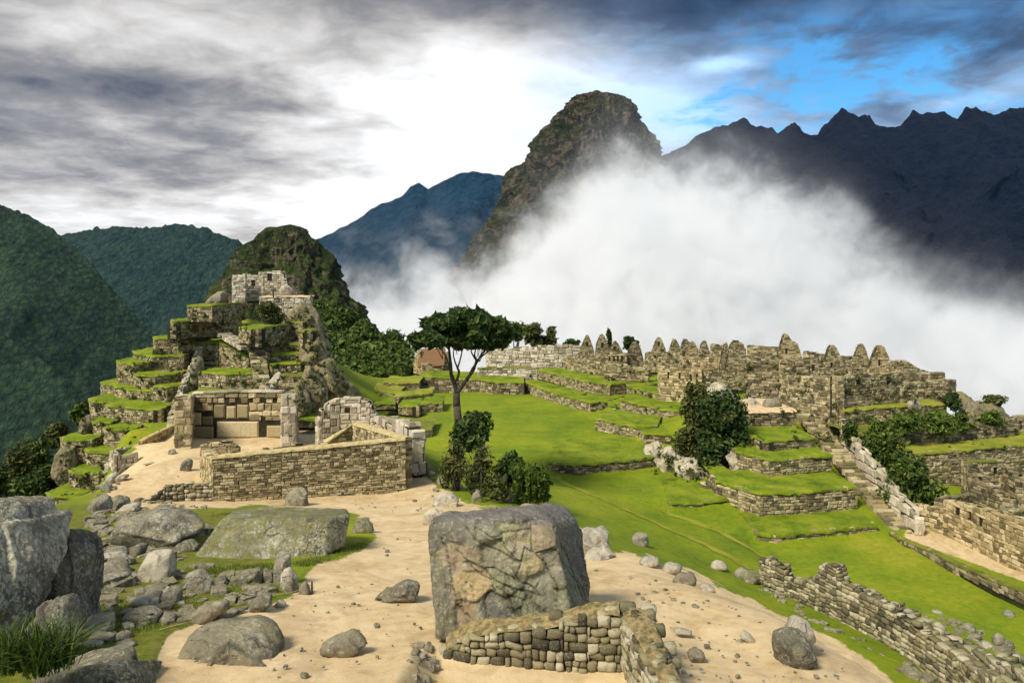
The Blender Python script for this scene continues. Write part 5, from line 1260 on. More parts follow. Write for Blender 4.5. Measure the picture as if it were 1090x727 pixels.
# low rubble wall in front of it
def low_rubble():
    rt = tag(empty('rubble_wall', P(600, 700, 17.4)), 'low cornered rubble wall in front of the great jointed rock, topped with dry earth', 'wall')
    st = Stones(rng())
    fr = [(471, 18.4, 694, 712), (500, 18.2, 678, 711), (566, 18.05, 671, 708), (600, 17.95, 667, 706), (625, 17.9, 659, 704), (662, 17.8, 655, 702)]
    for (a, b) in zip(fr[:-1], fr[1:]):
        A, B = P(a[0], HY, a[1]), P(b[0], HY, b[1]); L = np.linalg.norm((B - A)[:2])
        face_stones(st, A, B, lin(L, (HY - a[3]) / F * a[1] - .25, (HY - b[3]) / F * b[1] - .25), lin(L, (HY - a[2]) / F * a[1], (HY - b[2]) / F * b[1]), (.25, .18), .34, hi=2, jag=.03, coredepth=.35, rnd=.42, gap=.006, wjit=.55, hmin=.7)
    # the arm running towards the viewer: inner face, outer face
    inn = [(660, 17.8, 656, 702), (674, 16.3, 682, 716), (690, 15.4, 708, 740), (706, 14.6, 742, 775)]
    out = [(686, 17.9, 648, 672), (700, 16.7, 668, 690), (716, 15.6, 703, 722), (734, 14.6, 740, 760)]
    for a, b in zip(inn[:-1], inn[1:]):
        A, B = P(a[0], HY, a[1]), P(b[0], HY, b[1]); L = np.linalg.norm((B - A)[:2])
        face_stones(st, A, B, lin(L, (HY - a[3]) / F * a[1] - .2, (HY - b[3]) / F * b[1] - .2), lin(L, (HY - a[2]) / F * a[1], (HY - b[2]) / F * b[1]), (.26, .17), .3, hi=2, jag=.03, coredepth=.12, rnd=.42, gap=.006)
    for a, b in zip(out[:-1], out[1:]):
        A, B = P(b[0], HY, b[1]), P(a[0], HY, a[1]); L = np.linalg.norm((B - A)[:2])
        face_stones(st, A, B, lin(L, (HY - b[3]) / F * b[1] - .2, (HY - a[3]) / F * a[1] - .2), lin(L, (HY - b[2]) / F * b[1], (HY - a[2]) / F * a[1]), (.36, .22), .28, hi=2, jag=.03, coredepth=.12, rnd=.42, gap=.006)
    for (x, y, d, s) in ((668, 647, 18.3, .30), (651, 650, 18.2, .24), (690, 649, 17.9, .28), (640, 655, 18.1, .2), (487, 686, 18.5, .24), (476, 692, 18.6, .28), (520, 673, 18.5, .22), (548, 669, 18.4, .26), (578, 664, 18.4, .28), (535, 672, 18.4, .2), (592, 655, 18.4, .24), (690, 655, 17.6, .26), (700, 670, 17.0, .25), (712, 690, 16.2, .24), (718, 705, 15.7, .2)):
        p = P(x, y, d); st.block(p, (1, 0, 0), (0, -1, 0), -s * .6, s * .6, -s * .45, s * .4, -s * .5, s * .5, 2, .42)
    for k in range(46):
        if k < 26:
            x = st.rng.uniform(478, 655); y = np.interp(x, [f_[0] for f_ in fr], [f_[2] for f_ in fr]) - 2; d = np.interp(x, [f_[0] for f_ in fr], [f_[1] for f_ in fr]) + st.rng.uniform(.1, .5); p = P(x, y, d)
        else:
            t = st.rng.uniform(0, 1); u = st.rng.uniform(.15, .85); i_ = [np.interp(t, [0, .33, .66, 1], [q[c] for q in inn]) for c in range(3)]; o_ = [np.interp(t, [0, .33, .66, 1], [q[c] for q in out]) for c in range(3)]
            p = P(i_[0], i_[2], i_[1]) * (1 - u) + P(o_[0], o_[2], o_[1]) * u + np.array([0, 0, .06])
        s = st.rng.uniform(.05, .14); th = st.rng.uniform(0, 3); st.block(p, (math.cos(th), math.sin(th), 0), (math.sin(th), -math.cos(th), 0), -s * .7, s * .7, -s * .4, s * .5, -s * .5, s * .5, 2, .3)
    st.build('masonry', [M_rubble, M_mortar], rt, True)
    # earth on top: strip between the wall and the rock, and along the arm
    V = []
    for k in range(30):
        t = k / 29; x = np.interp(t, [0, .2, .5, .68, .85, 1], [474, 500, 566, 600, 625, 660]); y = np.interp(x, [f_[0] for f_ in fr], [f_[2] for f_ in fr]) - 1; d = np.interp(x, [f_[0] for f_ in fr], [f_[1] for f_ in fr])
        z = (HY - y) / F * d - .03; X = (x - CX) / F * d
        for j, dy in enumerate((.06, .16, .28, .42, .6)): V.append([X * (1 + .004 * j), d + dy, z + .03 * j + RNG.normal() * .02])
    mesh_obj('earth_top', V, grid_faces(30, 5), M_turfdirt, rt, True)
    V = []
    for k in range(24):
        t = k / 23; i_ = [np.interp(t, [0, .33, .66, 1], [q[c] for q in inn]) for c in range(3)]; o_ = [np.interp(t, [0, .33, .66, 1], [q[c] for q in out]) for c in range(3)]
        a, b = P(i_[0], i_[2], i_[1]), P(o_[0], o_[2], o_[1])
        for j in range(6):
            s = .1 + .8 * j / 5; q = a + (b - a) * s; V.append([q[0], q[1], q[2] + .05 * math.sin(j / 5 * 3.14) + .05 + RNG.normal() * .015])
    mesh_obj('earth_top', V, grid_faces(24, 6)[:, ::-1], M_turfdirt, rt, True)
M_turfdirt = m_plain('dry_earth', (.10, .085, .03), (.36, .27, .13), 6, 1.0, .08)
low_rubble()

# ------------------------------------------------------------------ boulders
def B(ol, th, lab, mat=None, **k): return rock(ol, th, lab, mat=mat or M_rockgrey, **k)
def oval(x0, y0, x1, y1, k=0.0):
    r = np.random.default_rng(int(x0 * 7 + y0 * 13)); cx, cy, a, b = (x0 + x1) / 2, (y0 + y1) / 2, (x1 - x0) / 2, (y1 - y0) / 2
    return [(cx + a * math.cos(t) * r.uniform(.86, 1.0) ** .5, cy + b * math.sin(t) * r.uniform(.86, 1.0) ** .5) for t in np.linspace(0, 2 * math.pi, 9)[:-1] + r.uniform(0, .6)]
B([(-60, 520), (-20, 508), (4, 513), (18, 524), (28, 545), (38, 566), (47, 590), (54, 614), (55, 632), (40, 642), (0, 636), (-60, 640)], 5.5, 'huge pale lichen blotched boulder at the left edge above the others', M_lich, d=18.6, sub=6, amp=.035, front=.85)
B([(-50, 632), (0, 630), (45, 636), (58, 646), (40, 690), (-50, 690)], 4, 'dark base boulder under the huge lichen blotched boulder', M_rockblack, d=19.4, sub=5, amp=.05)
B([(30, 548), (60, 546), (92, 548), (98, 560), (104, 590), (96, 606), (90, 615), (94, 632), (97, 646), (84, 660), (62, 640), (52, 606)], 3.4, 'dark slanting slab wedged against the huge lichen boulder', M_rockblack, d=20.8, sub=6, amp=.035, front=.8)
B([(24, 668), (40, 645), (58, 628), (72, 632), (84, 650), (89, 668), (84, 682), (40, 682)], 2.2, 'pointed dark boulder behind the strap leaved plant', M_rockdark, d=17.6, sub=5, amp=.05)
def custom_rock(pts, label, mat, name='boulder', cat='boulder', sub=6, amp=.02, facets=16, bite=.95):
    _seed[0] += 1; V, f = hull_rock([P(*q) for q in pts], sub, 60, amp, 0, _seed[0], facets=facets, bite=bite)
    root = np.array([V[:, 0].mean(), V[:, 1].mean(), V[:, 2].min()]); ob = mesh_obj(name, (V - root).tolist(), f, mat, None, True); ob.location = root
    return tag(ob, label, cat)
custom_rock([(248, 540.5, 36.5), (300, 537.5, 37), (340, 537, 37), (372, 539, 36.2), (236, 551, 33), (300, 549.5, 32.2), (352, 549, 32), (378, 547, 33), (197, 600, 31.6), (206, 588, 31.8), (240, 606, 31), (300, 604, 31), (346, 594, 31.4), (369, 582, 32.4), (215, 600, 36), (360, 590, 36.5)],
            'massive flat topped slab of mossy rock below the large roofless house', M_rockmoss)
B([(134, 634), (138, 612), (153, 581), (166, 576), (189, 575), (196, 596), (190, 612), (176, 622), (150, 634)], 1.3, 'pale tilted slab leaning beside the massive flat topped rock', M_rockpale, d=27, sub=5, amp=.02, front=.9)
B([(111, 566), (118, 552), (136, 545), (160, 544), (186, 552), (206, 557), (214, 563), (204, 570), (188, 575), (150, 571), (122, 572)], 3.4, 'long overhanging boulder with a dark gap beneath, above the pale tilted slab', M_rockgrey, d=34, sub=5, amp=.05)
B([(160, 545), (178, 540), (198, 545), (213, 556), (206, 566), (180, 562)], 3.0, 'grey boulder joined to the right end of the long overhanging boulder', M_rockgrey, d=36, sub=5, amp=.04)
B([(174, 692), (180, 676), (192, 664), (206, 659), (244, 655), (284, 650), (300, 656), (314, 667), (322, 681), (318, 689), (290, 694), (266, 703), (246, 722), (222, 726), (198, 722), (182, 710)], 2.6, 'broad low boulder lying on the sandy path in the left foreground', M_rockbrown, d=18.4, sub=6, amp=.03, front=.92)
B([(4, 727), (30, 716), (60, 704), (92, 692), (120, 684), (148, 680), (163, 688), (168, 704), (167, 745), (0, 760)], 2.2, 'dark flat topped boulder cut off by the bottom left corner', M_rockdark, d=16.2, sub=6, amp=.035, front=.9)
B([(341, 688), (346, 680), (356, 673), (376, 670.5), (384, 678), (391, 687), (372, 696), (352, 697)], .9, 'small pyramid shaped stone alone on the sandy path', M_rockbrown, sub=4)
B([(398, 639), (408, 628), (420, 619), (436, 614), (450, 615), (455, 622), (450, 632), (430, 637), (412, 641)], 1.1, 'dark wedge of rock on the path left of the great jointed rock', M_rockdark, sub=5, amp=.05)
B([(303, 537), (304, 526), (312, 519), (322, 520), (330, 528), (332, 538)], 1.8, 'rounded brown boulder at the foot of the large roofless house wall', M_rockbrown, sub=4)
B([(374, 566), (378, 553), (388, 552), (399, 557), (401, 565), (388, 568)], 1.6, 'mossy boulder tucked behind the right end of the massive slab', M_rockmoss, sub=4)
B([(613, 560), (622, 557), (640, 559), (652, 570), (655, 582), (640, 590), (616, 585)], 2.2, 'upper pale boulder behind the right side of the great jointed rock', M_rockpale, d=34.5, sub=5, amp=.04)
B([(617, 586), (632, 578), (650, 580), (658, 592), (655, 606), (640, 611), (620, 608)], 2.0, 'lower pale boulder behind the right side of the great jointed rock', M_rockpale, d=31, sub=5, amp=.035)
B([(816, 676), (824, 668), (842, 664), (860, 668), (868, 682), (873, 700), (862, 708), (842, 710), (828, 700), (818, 690)], 1.7, 'dark faceted boulder on the sand beside the rubble wall', M_rockdark, sub=5, amp=.06)
B([(836, 668), (842, 658), (852, 654), (864, 660), (869, 674), (858, 680), (842, 676)], 1.3, 'pale boulder perched behind the dark faceted boulder', M_rockpale, d=gd(845, 709) + 1.0, sub=5, amp=.035)
B(oval(672, 566, 693, 581), 1.0, 'round grey stone alone on the grass slope', M_rockgrey, sub=4)
BG = 'stones along the sandy path edge'
for ol, th, lab, mt_ in [
    ([(679, 599), (686, 594), (700, 594), (704, 599), (694, 602)], .9, 'first flat pale stone on the right edge of the path, next to the pale boulders', M_rockpale),
    ([(702, 606), (708, 598), (720, 598), (728, 605), (716, 609)], 1.0, 'low rounded pale stone on the right edge of the path', M_rockpale),
    ([(714, 618), (722, 609), (736, 609), (742, 614), (738, 620), (724, 622)], 1.0, 'wedge shaped brown stone on the right edge of the path', M_rockbrown),
    ([(744, 622), (754, 620), (761, 626), (750, 629)], .6, 'small flat stone half sunk at the grass edge of the path', M_rockpale),
    (oval(756, 596, 775, 607), 1.0, 'pale stone on the grass slope above the rubble wall', M_rockpale),
    (oval(778, 604, 800, 616), 1.2, 'dark stone just before the left end of the rubble wall', M_rockgrey),
    (oval(790, 606, 812, 622), 1.3, 'mossy stone touching the left end of the rubble wall', M_rockmoss),
    (oval(731, 688, 751, 702), .6, 'small brown stone on the open sand right of the low wall', M_rockbrown),
    ([(712, 671), (724, 668), (741, 672), (738, 675)], .4, 'thin white sliver of stone lying on the open sand', M_rockpale),
    ([(786, 675), (792, 671), (800, 676), (806, 682), (796, 684)], .5, 'flat pale flake left of the dark faceted boulder', M_rockpale)]:
    B(ol, th, lab, mt_, sub=3, group=BG, cat='stone', name='stone')
LG2 = 'boulders of the broken terrace in the left foreground'
for ol, th, lab, mt_, sb in [
    ([(172, 638), (176, 624), (186, 620), (196, 626), (195, 638), (184, 642)], .8, 'squarish stone right of the pale tilted slab', M_rockgrey, 4),
    ([(197, 630), (198, 610), (212, 606), (226, 608), (227, 628), (214, 633)], .9, 'big upright block in the stone row below the massive slab', M_rockgrey, 4),
    ([(227, 622), (232, 612), (242, 612), (244, 622)], .7, 'small dark stone in the middle of the stone row', M_rockdark, 3),
    ([(243, 622), (248, 605), (266, 602), (280, 604), (278, 618), (262, 624)], .9, 'long low stone in the stone row below the massive slab', M_rockmoss, 4),
    ([(277, 622), (280, 605), (294, 604), (294, 622)], .7, 'dark gap stone beside the two upright posts of stone', M_rockdark, 3),
    ([(290, 624), (291, 590), (300, 587), (309, 590), (309, 624)], .8, 'tall upright stone post at the end of the stone row', M_rockgrey, 4),
    ([(298, 629), (300, 601), (308, 598), (318, 612), (320, 630)], .7, 'second upright stone leaning before the tall post', M_rockpale, 4),
    ([(301, 632), (302, 614), (309, 611), (315, 622), (315, 632)], .4, 'short stub of stone in front of the leaning post', M_rockgrey, 3),
    ([(316, 632), (318, 620), (326, 617), (332, 624), (330, 633)], .6, 'cracked stone at the path end of the stone row', M_rockbrown, 3),
    ([(149, 642), (152, 628), (164, 625), (174, 632), (172, 643)], .8, 'grey stone under the foot of the pale tilted slab', M_rockgrey, 4),
    ([(139, 646), (142, 637), (154, 633), (162, 638), (160, 647)], .7, 'flat faced stone left of the grey stone under the tilted slab', M_rockpale, 3),
    ([(119, 662), (128, 651), (146, 645), (166, 643), (180, 650), (178, 658), (160, 656), (140, 664)], 1.0, 'long flat boulder with a shaded underside on the moss', M_rockgrey, 5),
    ([(168, 656), (176, 650), (188, 654), (186, 662), (174, 663)], .6, 'small rock at the right tip of the long flat boulder', M_rockgrey, 3),
    ([(258, 652), (266, 640), (280, 631), (289, 632), (290, 642), (276, 648)], .8, 'dark tilted slab on the moss near the stone posts', M_rockdark, 4),
    ([(192, 660), (206, 648), (228, 638), (242, 636), (244, 646), (230, 656), (210, 664)], .9, 'slanting slab just behind the broad low boulder', M_rockbrown, 4),
    ([(289, 645), (298, 637), (305, 640), (303, 646)], .5, 'flat chip of stone at the edge of moss and sand', M_rockpale, 3),
    ([(98, 612), (104, 598), (124, 594), (140, 600), (138, 612), (118, 616)], 1.6, 'layered slab right of the dark slanting slab', M_rockbrown, 4),
    ([(99, 624), (104, 611), (126, 608), (136, 616), (130, 626)], 1.4, 'lower layered slab right of the dark slanting slab', M_rockgrey, 4),
    ([(103, 598), (108, 588), (126, 586), (138, 592), (134, 600)], 1.4, 'topmost layered slab in the pile beside the tilted slab', M_rockpale, 4),
    ([(112, 588), (118, 580), (132, 580), (140, 586), (134, 592)], 1.0, 'small block on top of the layered slabs', M_rockgrey, 3),
    ([(138, 594), (142, 578), (152, 574), (156, 582), (150, 592)], 1.0, 'dark block behind the pale tilted slab', M_rockdark, 3),
    ([(186, 582), (192, 574), (206, 572), (212, 580), (200, 588)], 1.2, 'shadowed block in the gap left of the massive slab', M_rockdark, 3),
    ([(116, 690), (122, 683), (140, 680), (148, 684), (140, 690)], .6, 'thin stacked flat stone above the bottom left boulder', M_rockgrey, 3),
    ([(78, 689), (84, 683), (112, 681), (114, 686), (96, 690)], .6, 'long white flat stone at the edge of the moss', M_rockpale, 3),
    ([(118, 682), (124, 674), (136, 672), (142, 680)], .5, 'small pointed stone above the thin stacked stone', M_rockgrey, 3)]:
    B(ol, th, lab, mt_, sub=sb, group=LG2, cat='stone', name='stone', amp=.04)
PGp = 'stones round the left edge of the plaza'
for ol, th, lab, mt_ in [
    ([(98, 546), (100, 528), (108, 522), (117, 528), (117, 545)], 2.2, 'largest stacked boulder where the plaza edge meets the terraces', M_rockgrey),
    ([(117, 542), (118, 530), (126, 527), (134, 534), (132, 543)], 1.6, 'dark stone right of the largest stacked plaza edge boulder', M_rockdark),
    (oval(122, 526, 139, 538), 1.6, 'rounded brown stone on the sand corner of the plaza', M_rockbrown),
    ([(118, 546), (128, 538), (150, 533), (154, 538), (140, 546)], 2.0, 'pale slab lying along the low corner of the plaza', M_rockpale),
    ([(156, 549), (166, 540), (190, 537), (194, 542), (180, 550)], 1.6, 'dark slab lying under the rubble wall of the plaza', M_rockdark),
    (oval(108, 490, 121, 504), 1.4, 'white domed stone left of the round boulder by the curved enclosure', M_rockpale),
    (oval(121, 487, 139, 504), 1.8, 'biggest rounded boulder in front of the curved enclosure', M_rockgrey),
    (oval(112, 501, 126, 515), 1.4, 'pale boulder below the biggest rounded boulder of the plaza edge', M_rockpale),
    ([(122, 511), (126, 505), (136, 503), (137, 507), (128, 512)], 1.0, 'flat white stone tipped onto the plaza sand', M_rockpale),
    (oval(106, 512, 121, 523), 1.3, 'lowest dark stone of the plaza edge row', M_rockgrey),
    ([(192, 500), (193, 492), (200, 487), (205, 490), (205, 501)], .8, 'single standing stone on the open plaza sand', M_rockdark),
    ([(178, 483), (180, 478), (186, 477), (189, 483)], .7, 'small domed stone at the foot of the temple ramp', M_rockbrown),
    ([(152, 493), (160, 491.5), (168, 493), (160, 494)], .9, 'flat pale paving stone in the plaza sand', M_rockpale)]:
    B(ol, th, lab, mt_, sub=4, group=PGp, cat='stone', name='stone', amp=.04)
HG = 'stones between the large house and the shrubs'
for ol, th, lab, mt_ in [
    ([(445, 502), (446, 493), (457, 492), (461, 499), (456, 505), (448, 504)], 1.2, 'dark cubic block beyond the corner of the large roofless house', M_rockdark),
    ([(455, 506), (457, 500), (465, 502), (464, 508)], .8, 'small dark stone beside the dark cubic block', M_rockdark),
    ([(464, 512), (466, 505), (476, 506), (478, 513), (470, 515)], .9, 'second dark block with a pale top near the shrubs', M_rockgrey),
    ([(432, 498), (434, 490), (446, 489), (446, 497), (438, 500)], 1.3, 'flat pale slab at the corner of the large roofless house', M_rockpale),
    ([(478, 519), (482, 513), (493, 515), (494, 520)], .8, 'low grey stone under the leggy shrub', M_rockgrey),
    ([(500, 532), (503, 523), (510, 521), (514, 530), (506, 534)], .8, 'tilted tan stone below the leggy shrub', M_rockbrown),
    ([(526, 532), (527, 522), (540, 520.5), (552, 523), (552, 532), (536, 535)], 1.0, 'large flat tan stone between shrub and reeds', M_rockbrown),
    ([(550, 543), (551, 536), (566, 534.5), (577, 537), (577, 543)], 1.0, 'flat tan stone just behind the top of the great jointed rock', M_rockbrown),
    ([(456, 538), (462, 528), (476, 524), (490, 530), (491, 538)], 1.8, 'pale hump of bedrock rising from the sandy path', M_rockpale),
    ([(446, 556), (448, 543), (462, 538), (476, 542), (474, 558)], 1.2, 'pale ledge of bedrock at the left shoulder of the great jointed rock', M_rockpale)]:
    B(ol, th, lab, mt_, sub=4, group=HG, cat='stone', name='stone', amp=.04)
WGs = 'loose stones beyond the rubble wall'
for ol, lab, mt_ in [
    ((988, 650, 1007, 655), 'flat white stone alone on the green beyond the rubble wall', M_rockpale), ((1068, 648, 1081, 658), 'round grey stone at the far right of the green', M_rockgrey),
    ((1044, 682, 1056, 690), 'white stone at the left of the last stone heap', M_rockpale), ((1056, 672, 1070, 688), 'tallest stone of the last stone heap', M_rockgrey), ((1068, 680, 1080, 691), 'dark stone at the right of the last stone heap', M_rockdark),
    ((992, 660, 1006, 672), 'pale stone on the far leaf of the rubble wall', M_rockpale), ((1024, 664, 1040, 672), 'long stone in the row beyond the rubble wall', M_rockgrey)]:
    B(oval(*ol), 1.0, lab, mt_, sub=3, group=WGs, cat='stone', name='stone')
PS = 'paving stones beside the low rubble wall'
for k, ol in enumerate([(437, 690, 448, 697), (436, 699, 449, 706), (437, 708, 447, 715), (435, 717, 447, 725), (450, 684, 463, 696), (452, 704, 466, 716), (448, 718, 460, 728)]):
    B(oval(*ol), .45, ['uppermost paving stone left of the low rubble wall', 'second paving stone down the left of the low wall', 'third paving stone down the left of the low wall', 'lowest paving stone at the left bottom of the low wall', 'chunky stone against the foot of the great jointed rock', 'middle chunky stone at the left corner of the low wall', 'bottom chunky stone at the left corner of the low wall'][k], M_rockbrown, sub=3, group=PS, cat='stone', name='stone')

# ------------------------------------------------------------------ the long broken rubble wall on the right
ft = lambda x: 622 + .543 * (x - 807)
dd_ = lambda x: float(np.interp(x, [807, 1006, 1100], [gd(807, 622), gd(1006, 730), gd(1006, 730) - 8]))
def rw(lst): return [(x, dd_(x), y, ft(x)) for x, y in lst]
rt = tag(empty('rubble_wall', P(900, 690, dd_(900))), 'long broken rubble wall with a stub tower running along the lower green', 'wall')
Wl(rt, rw([(808, 595), (820, 596), (834, 604), (838, 615), (850, 618), (867, 614.5), (871, 603), (878, 601), (890, 602), (895, 617), (914, 630), (934, 640), (958, 655), (985, 672), (1006, 690), (1040, 712), (1080, 735)]), .75, 'near_leaf', M_rubble, (.40, .24), hi=2, jag=.07, rnd=.4, gap=.006)
def rw2(lst): return [(x, dd_(x - 18) + 1.2, y, y + 26) for x, y in lst]
Wl(rt, rw2([(893, 620), (905, 624), (920, 630), (938, 641), (952, 645), (967, 651), (975, 660), (988, 667), (1008, 679), (1033, 691), (1063, 705), (1094, 718)]), .7, 'far_leaf', M_rubble, (.42, .25), hi=2, jag=.10, rnd=.4, gap=.006)
Wl(rt, [(1030, 38.5, 706, 740), (1060, 40.5, 703, 735), (1094, 42.5, 700, 730)], .7, 'cross_wall', M_rubble, (.42, .25), hi=2, jag=.1, rnd=.4, gap=.006)

# ------------------------------------------------------------------ rope and post on the left path
def rope():
    pts = [(332, 622), (312, 630), (291, 633.5), (264, 645), (231, 654), (200, 662), (170, 670)]
    W_ = []
    for x, y in pts: q = gp(x, y + 4); W_.append(P(x, y, q[1]))
    t = np.linspace(0, len(W_) - 1, 40); W_ = np.array(W_); path = np.stack([np.interp(t, np.arange(len(W_)), W_[:, k]) for k in range(3)], 1)
    V, f = tube(path, [.014] * 40, 5); tag(mesh_obj('rope', V, f, M_cap, None, True), 'thin pale barrier rope sagging from a post along the mossy terrace', 'rope')
    q = gp(332, 632); V, f = tube([q + np.array([0, 0, -.1]), q + np.array([0, 0, .38])], [.035, .03], 7); tag(mesh_obj('post', V, f, M_bark, None, True), 'short dark wooden post at the end of the barrier rope', 'post')
rope()

# ------------------------------------------------------------------ loose rubble between the boulders
def rubble():
    r = rng(); st = Stones(rng())
    zones = [([(96, 545), (150, 545), (215, 572), (190, 600), (140, 598), (100, 620)], 210, .34), ([(110, 625), (190, 600), (230, 606), (300, 628), (260, 655), (150, 668), (100, 690)], 150, .24), ([(100, 505), (128, 505), (120, 545), (96, 548)], 40, .34), ([(150, 530), (225, 540), (215, 552), (120, 552)], 60, .26),
             ([(440, 520), (560, 530), (575, 548), (440, 545)], 30, .16), ([(640, 640), (690, 640), (740, 727), (700, 727)], 20, .10), ([(790, 610), (860, 650), (1000, 727), (980, 727), (800, 625)], 50, .26), ([(940, 645), (1030, 685), (1080, 700), (1085, 690), (1000, 655)], 60, .30), ([(432, 686), (466, 692), (464, 727), (434, 727)], 22, .12), ([(180, 700), (330, 640), (440, 560), (450, 690), (330, 727)], 90, .05), ([(640, 600), (740, 620), (900, 700), (900, 727), (740, 727)], 110, .05), ([(130, 500), (420, 480), (440, 540), (380, 560), (300, 535)], 60, .07), ([(610, 600), (740, 625), (800, 690), (640, 620)], 18, .10)]
    for poly, n, s in zones:
        a = np.array(poly); k = 0
        while k < n:
            x, y = r.uniform(a[:, 0].min(), a[:, 0].max()), r.uniform(a[:, 1].min(), a[:, 1].max())
            if not in_poly(np.array([x]), np.array([y]), poly)[0]: continue
            p = gp(x, y); q = s * r.lognormal(0, .45); k += 1; th = r.uniform(0, 3.14)
            st.block(p, (math.cos(th), math.sin(th), 0), (math.sin(th), -math.cos(th), 0), -q * .6, q * .6, -q * .3, q * r.uniform(.2, .5), -q * .45, q * .45, 1 if s < .3 else 2, .25)
    tag(st.build('rubble', M_rockbrown, None, False), 'small loose rubble scattered between boulders and along the walls', 'rubble', kind='stuff')
rubble()
# ------------------------------------------------------------------ the tall umbrella-crowned tree
def big_tree():
    d = 70.0; q = lambda x, y, dy=0.0: P(x, y, d + dy)
    base = np.array([(488 - CX) / F * d, d, hz((488 - CX) / F * d, d)])
    rt = tag(empty('tree', base), 'tall dark umbrella crowned tree with a forked trunk above the shrubs', 'tree')
    bn = Bunch(); r = rng()
    f1 = q(486, 432); f2 = q(486, 418)
    limb(bn, base - np.array([0, 0, .4]), f1, .42, .34, .02, 6, r); limb(bn, f1, f2, .34, .30, .02, 4, r)
    a = q(480, 398, .3); b = q(478, 372, .6); limb(bn, f2, a, .21, .17, .04, 5, r); limb(bn, a, b, .17, .11, .04, 6, r)
    c = q(497, 404, -.4); e = q(507, 384, -.8); limb(bn, f2, c, .20, .16, .06, 5, r); limb(bn, c, e, .16, .10, .05, 6, r)
    g = q(487, 392, -1.2); limb(bn, q(483, 408, .1), g, .13, .10, .08, 5, r)
    tips = [(a, (462, 366), 1.0), (b, (466, 352), -1.0), (b, (482, 346), 1.6), (b, (473, 356), .2), (g, (492, 352), -2), (g, (486, 362), -2.4), (e, (502, 356), -1), (e, (518, 358), .6), (e, (512, 348), 1.8), (c, (516, 372), 2.0), (c, (524, 366), -1.4), (b, (456, 362), 1.8)]
    cs, rd = [], []
    for p, (x, y), dy in tips:
        w = q(x, y, dy); limb(bn, p, w, .08, .03, .10, 6, r)
        for k in range(2):
            v = w + r.normal(size=3) * np.array([.35, .9, .2]); limb(bn, (p + w) / 2, v + np.array([0, 0, .2]), .04, .015, .15, 5, r)
    bn.build('trunk', M_bark, rt)
    for x, y, w, h_ in [(452, 356, 13, 8), (462, 346, 15, 9), (476, 338, 15, 9), (490, 333, 14, 8), (504, 338, 14, 9), (517, 344, 14, 9), (531, 350, 14, 9), (538, 358, 9, 7), (447, 365, 8, 5), (468, 356, 13, 7), (484, 350, 14, 8), (500, 352, 15, 8), (514, 358, 14, 7), (527, 362, 10, 6), (480, 364, 9, 5), (506, 366, 9, 5), (458, 360, 12, 7), (494, 346, 16, 10), (522, 355, 13, 8), (472, 346, 14, 9), (510, 344, 14, 9), (534, 362, 9, 6), (466, 364, 11, 7), (492, 366, 12, 7), (518, 366, 11, 7), (450, 358, 12, 8)]:
        for k in range(3):
            cs.append(q(x + r.normal() * 5, y + r.normal() * 2.6, r.normal() * 2.0)); s = r.uniform(.5, .85); rd.append([w / F * d * s, w / F * d * s * 1.2, h_ / F * d * s * .9])
    leaf_cloud(cs, rd, 21000, .29, M_leafdark, 'crown', rt, r, 1.15, .15)
big_tree()
def at_ground(px, py, **k): return gp(px, py, **k)
def bpx(px0, px1, pytop, pybot, d, label, mat, n, leaf, depth=1.0, z=None, **k):
    """a shrub filling a stretch of the picture at distance d"""
    b = P((px0 + px1) / 2, pybot, d); return bush(b, ((px1 - px0) / F * d, (px1 - px0) / F * d * depth, (pybot - pytop) / F * d), label, mat, n, leaf, **k)
SG = 'shrubs at the edge of the plaza bank'
bpx(473, 520, 430, 480, 66, 'dense dark rounded shrub directly under the tall tree', M_leafdark, 3200, .20, group=SG, clumps=14, shell=.5)
bpx(468, 500, 466, 522, 59.5, 'leggy grey green shrub with bare stems left of the reeds', M_leafolive, 1100, .13, group=SG, clumps=16, stems=14, shell=.1)
bpx(488, 528, 466, 528, 58, 'open spindly olive shrub with pale flowers before the tall tree', M_leafolive, 1500, .13, group=SG, clumps=18, stems=16, shell=.1)
bpx(526, 556, 480, 522, 60, 'small dark round shrub left of the reeds', M_leafdark, 1500, .15, group=SG, clumps=10)
bpx(466, 482, 488, 522, 60.5, 'low dark twiggy shrub beside the dark stone blocks', M_leafolive, 700, .12, group=SG, clumps=9, stems=9, shell=.1)
bpx(505, 545, 505, 530, 56, 'low reddish undergrowth shrub below the dark round shrub', M_leafolive, 900, .12, group=SG, clumps=10)
def reeds():
    r = rng(); V = []; bn = Bunch(); d0 = 57.0; rt = tag(empty('reed_clump', P(567, 534, d0)), 'clump of upright green reeds at the end of the shrubs', 'reeds')
    pts = []
    for k in range(120):
        x = r.uniform(549, 584); d = d0 + r.normal() * .8; b = P(x, 535 + r.normal() * 2, d); h_ = r.uniform(1.2, 3.1); t = b + np.array([r.normal() * .14, r.normal() * .14, h_])
        limb(bn, b, t, .022, .010, .03, 4, r); pts.append((b, t))
    bn.build('stem', M_leafmid, rt)
    cs = [b + (t - b) * r.uniform(.25, 1) for b, t in pts for _ in range(3)]
    leaf_cloud(cs, [[.10, .10, .22]], 3600, .13, M_leafbright, 'foliage', rt, r, 1.5, .1)
reeds()
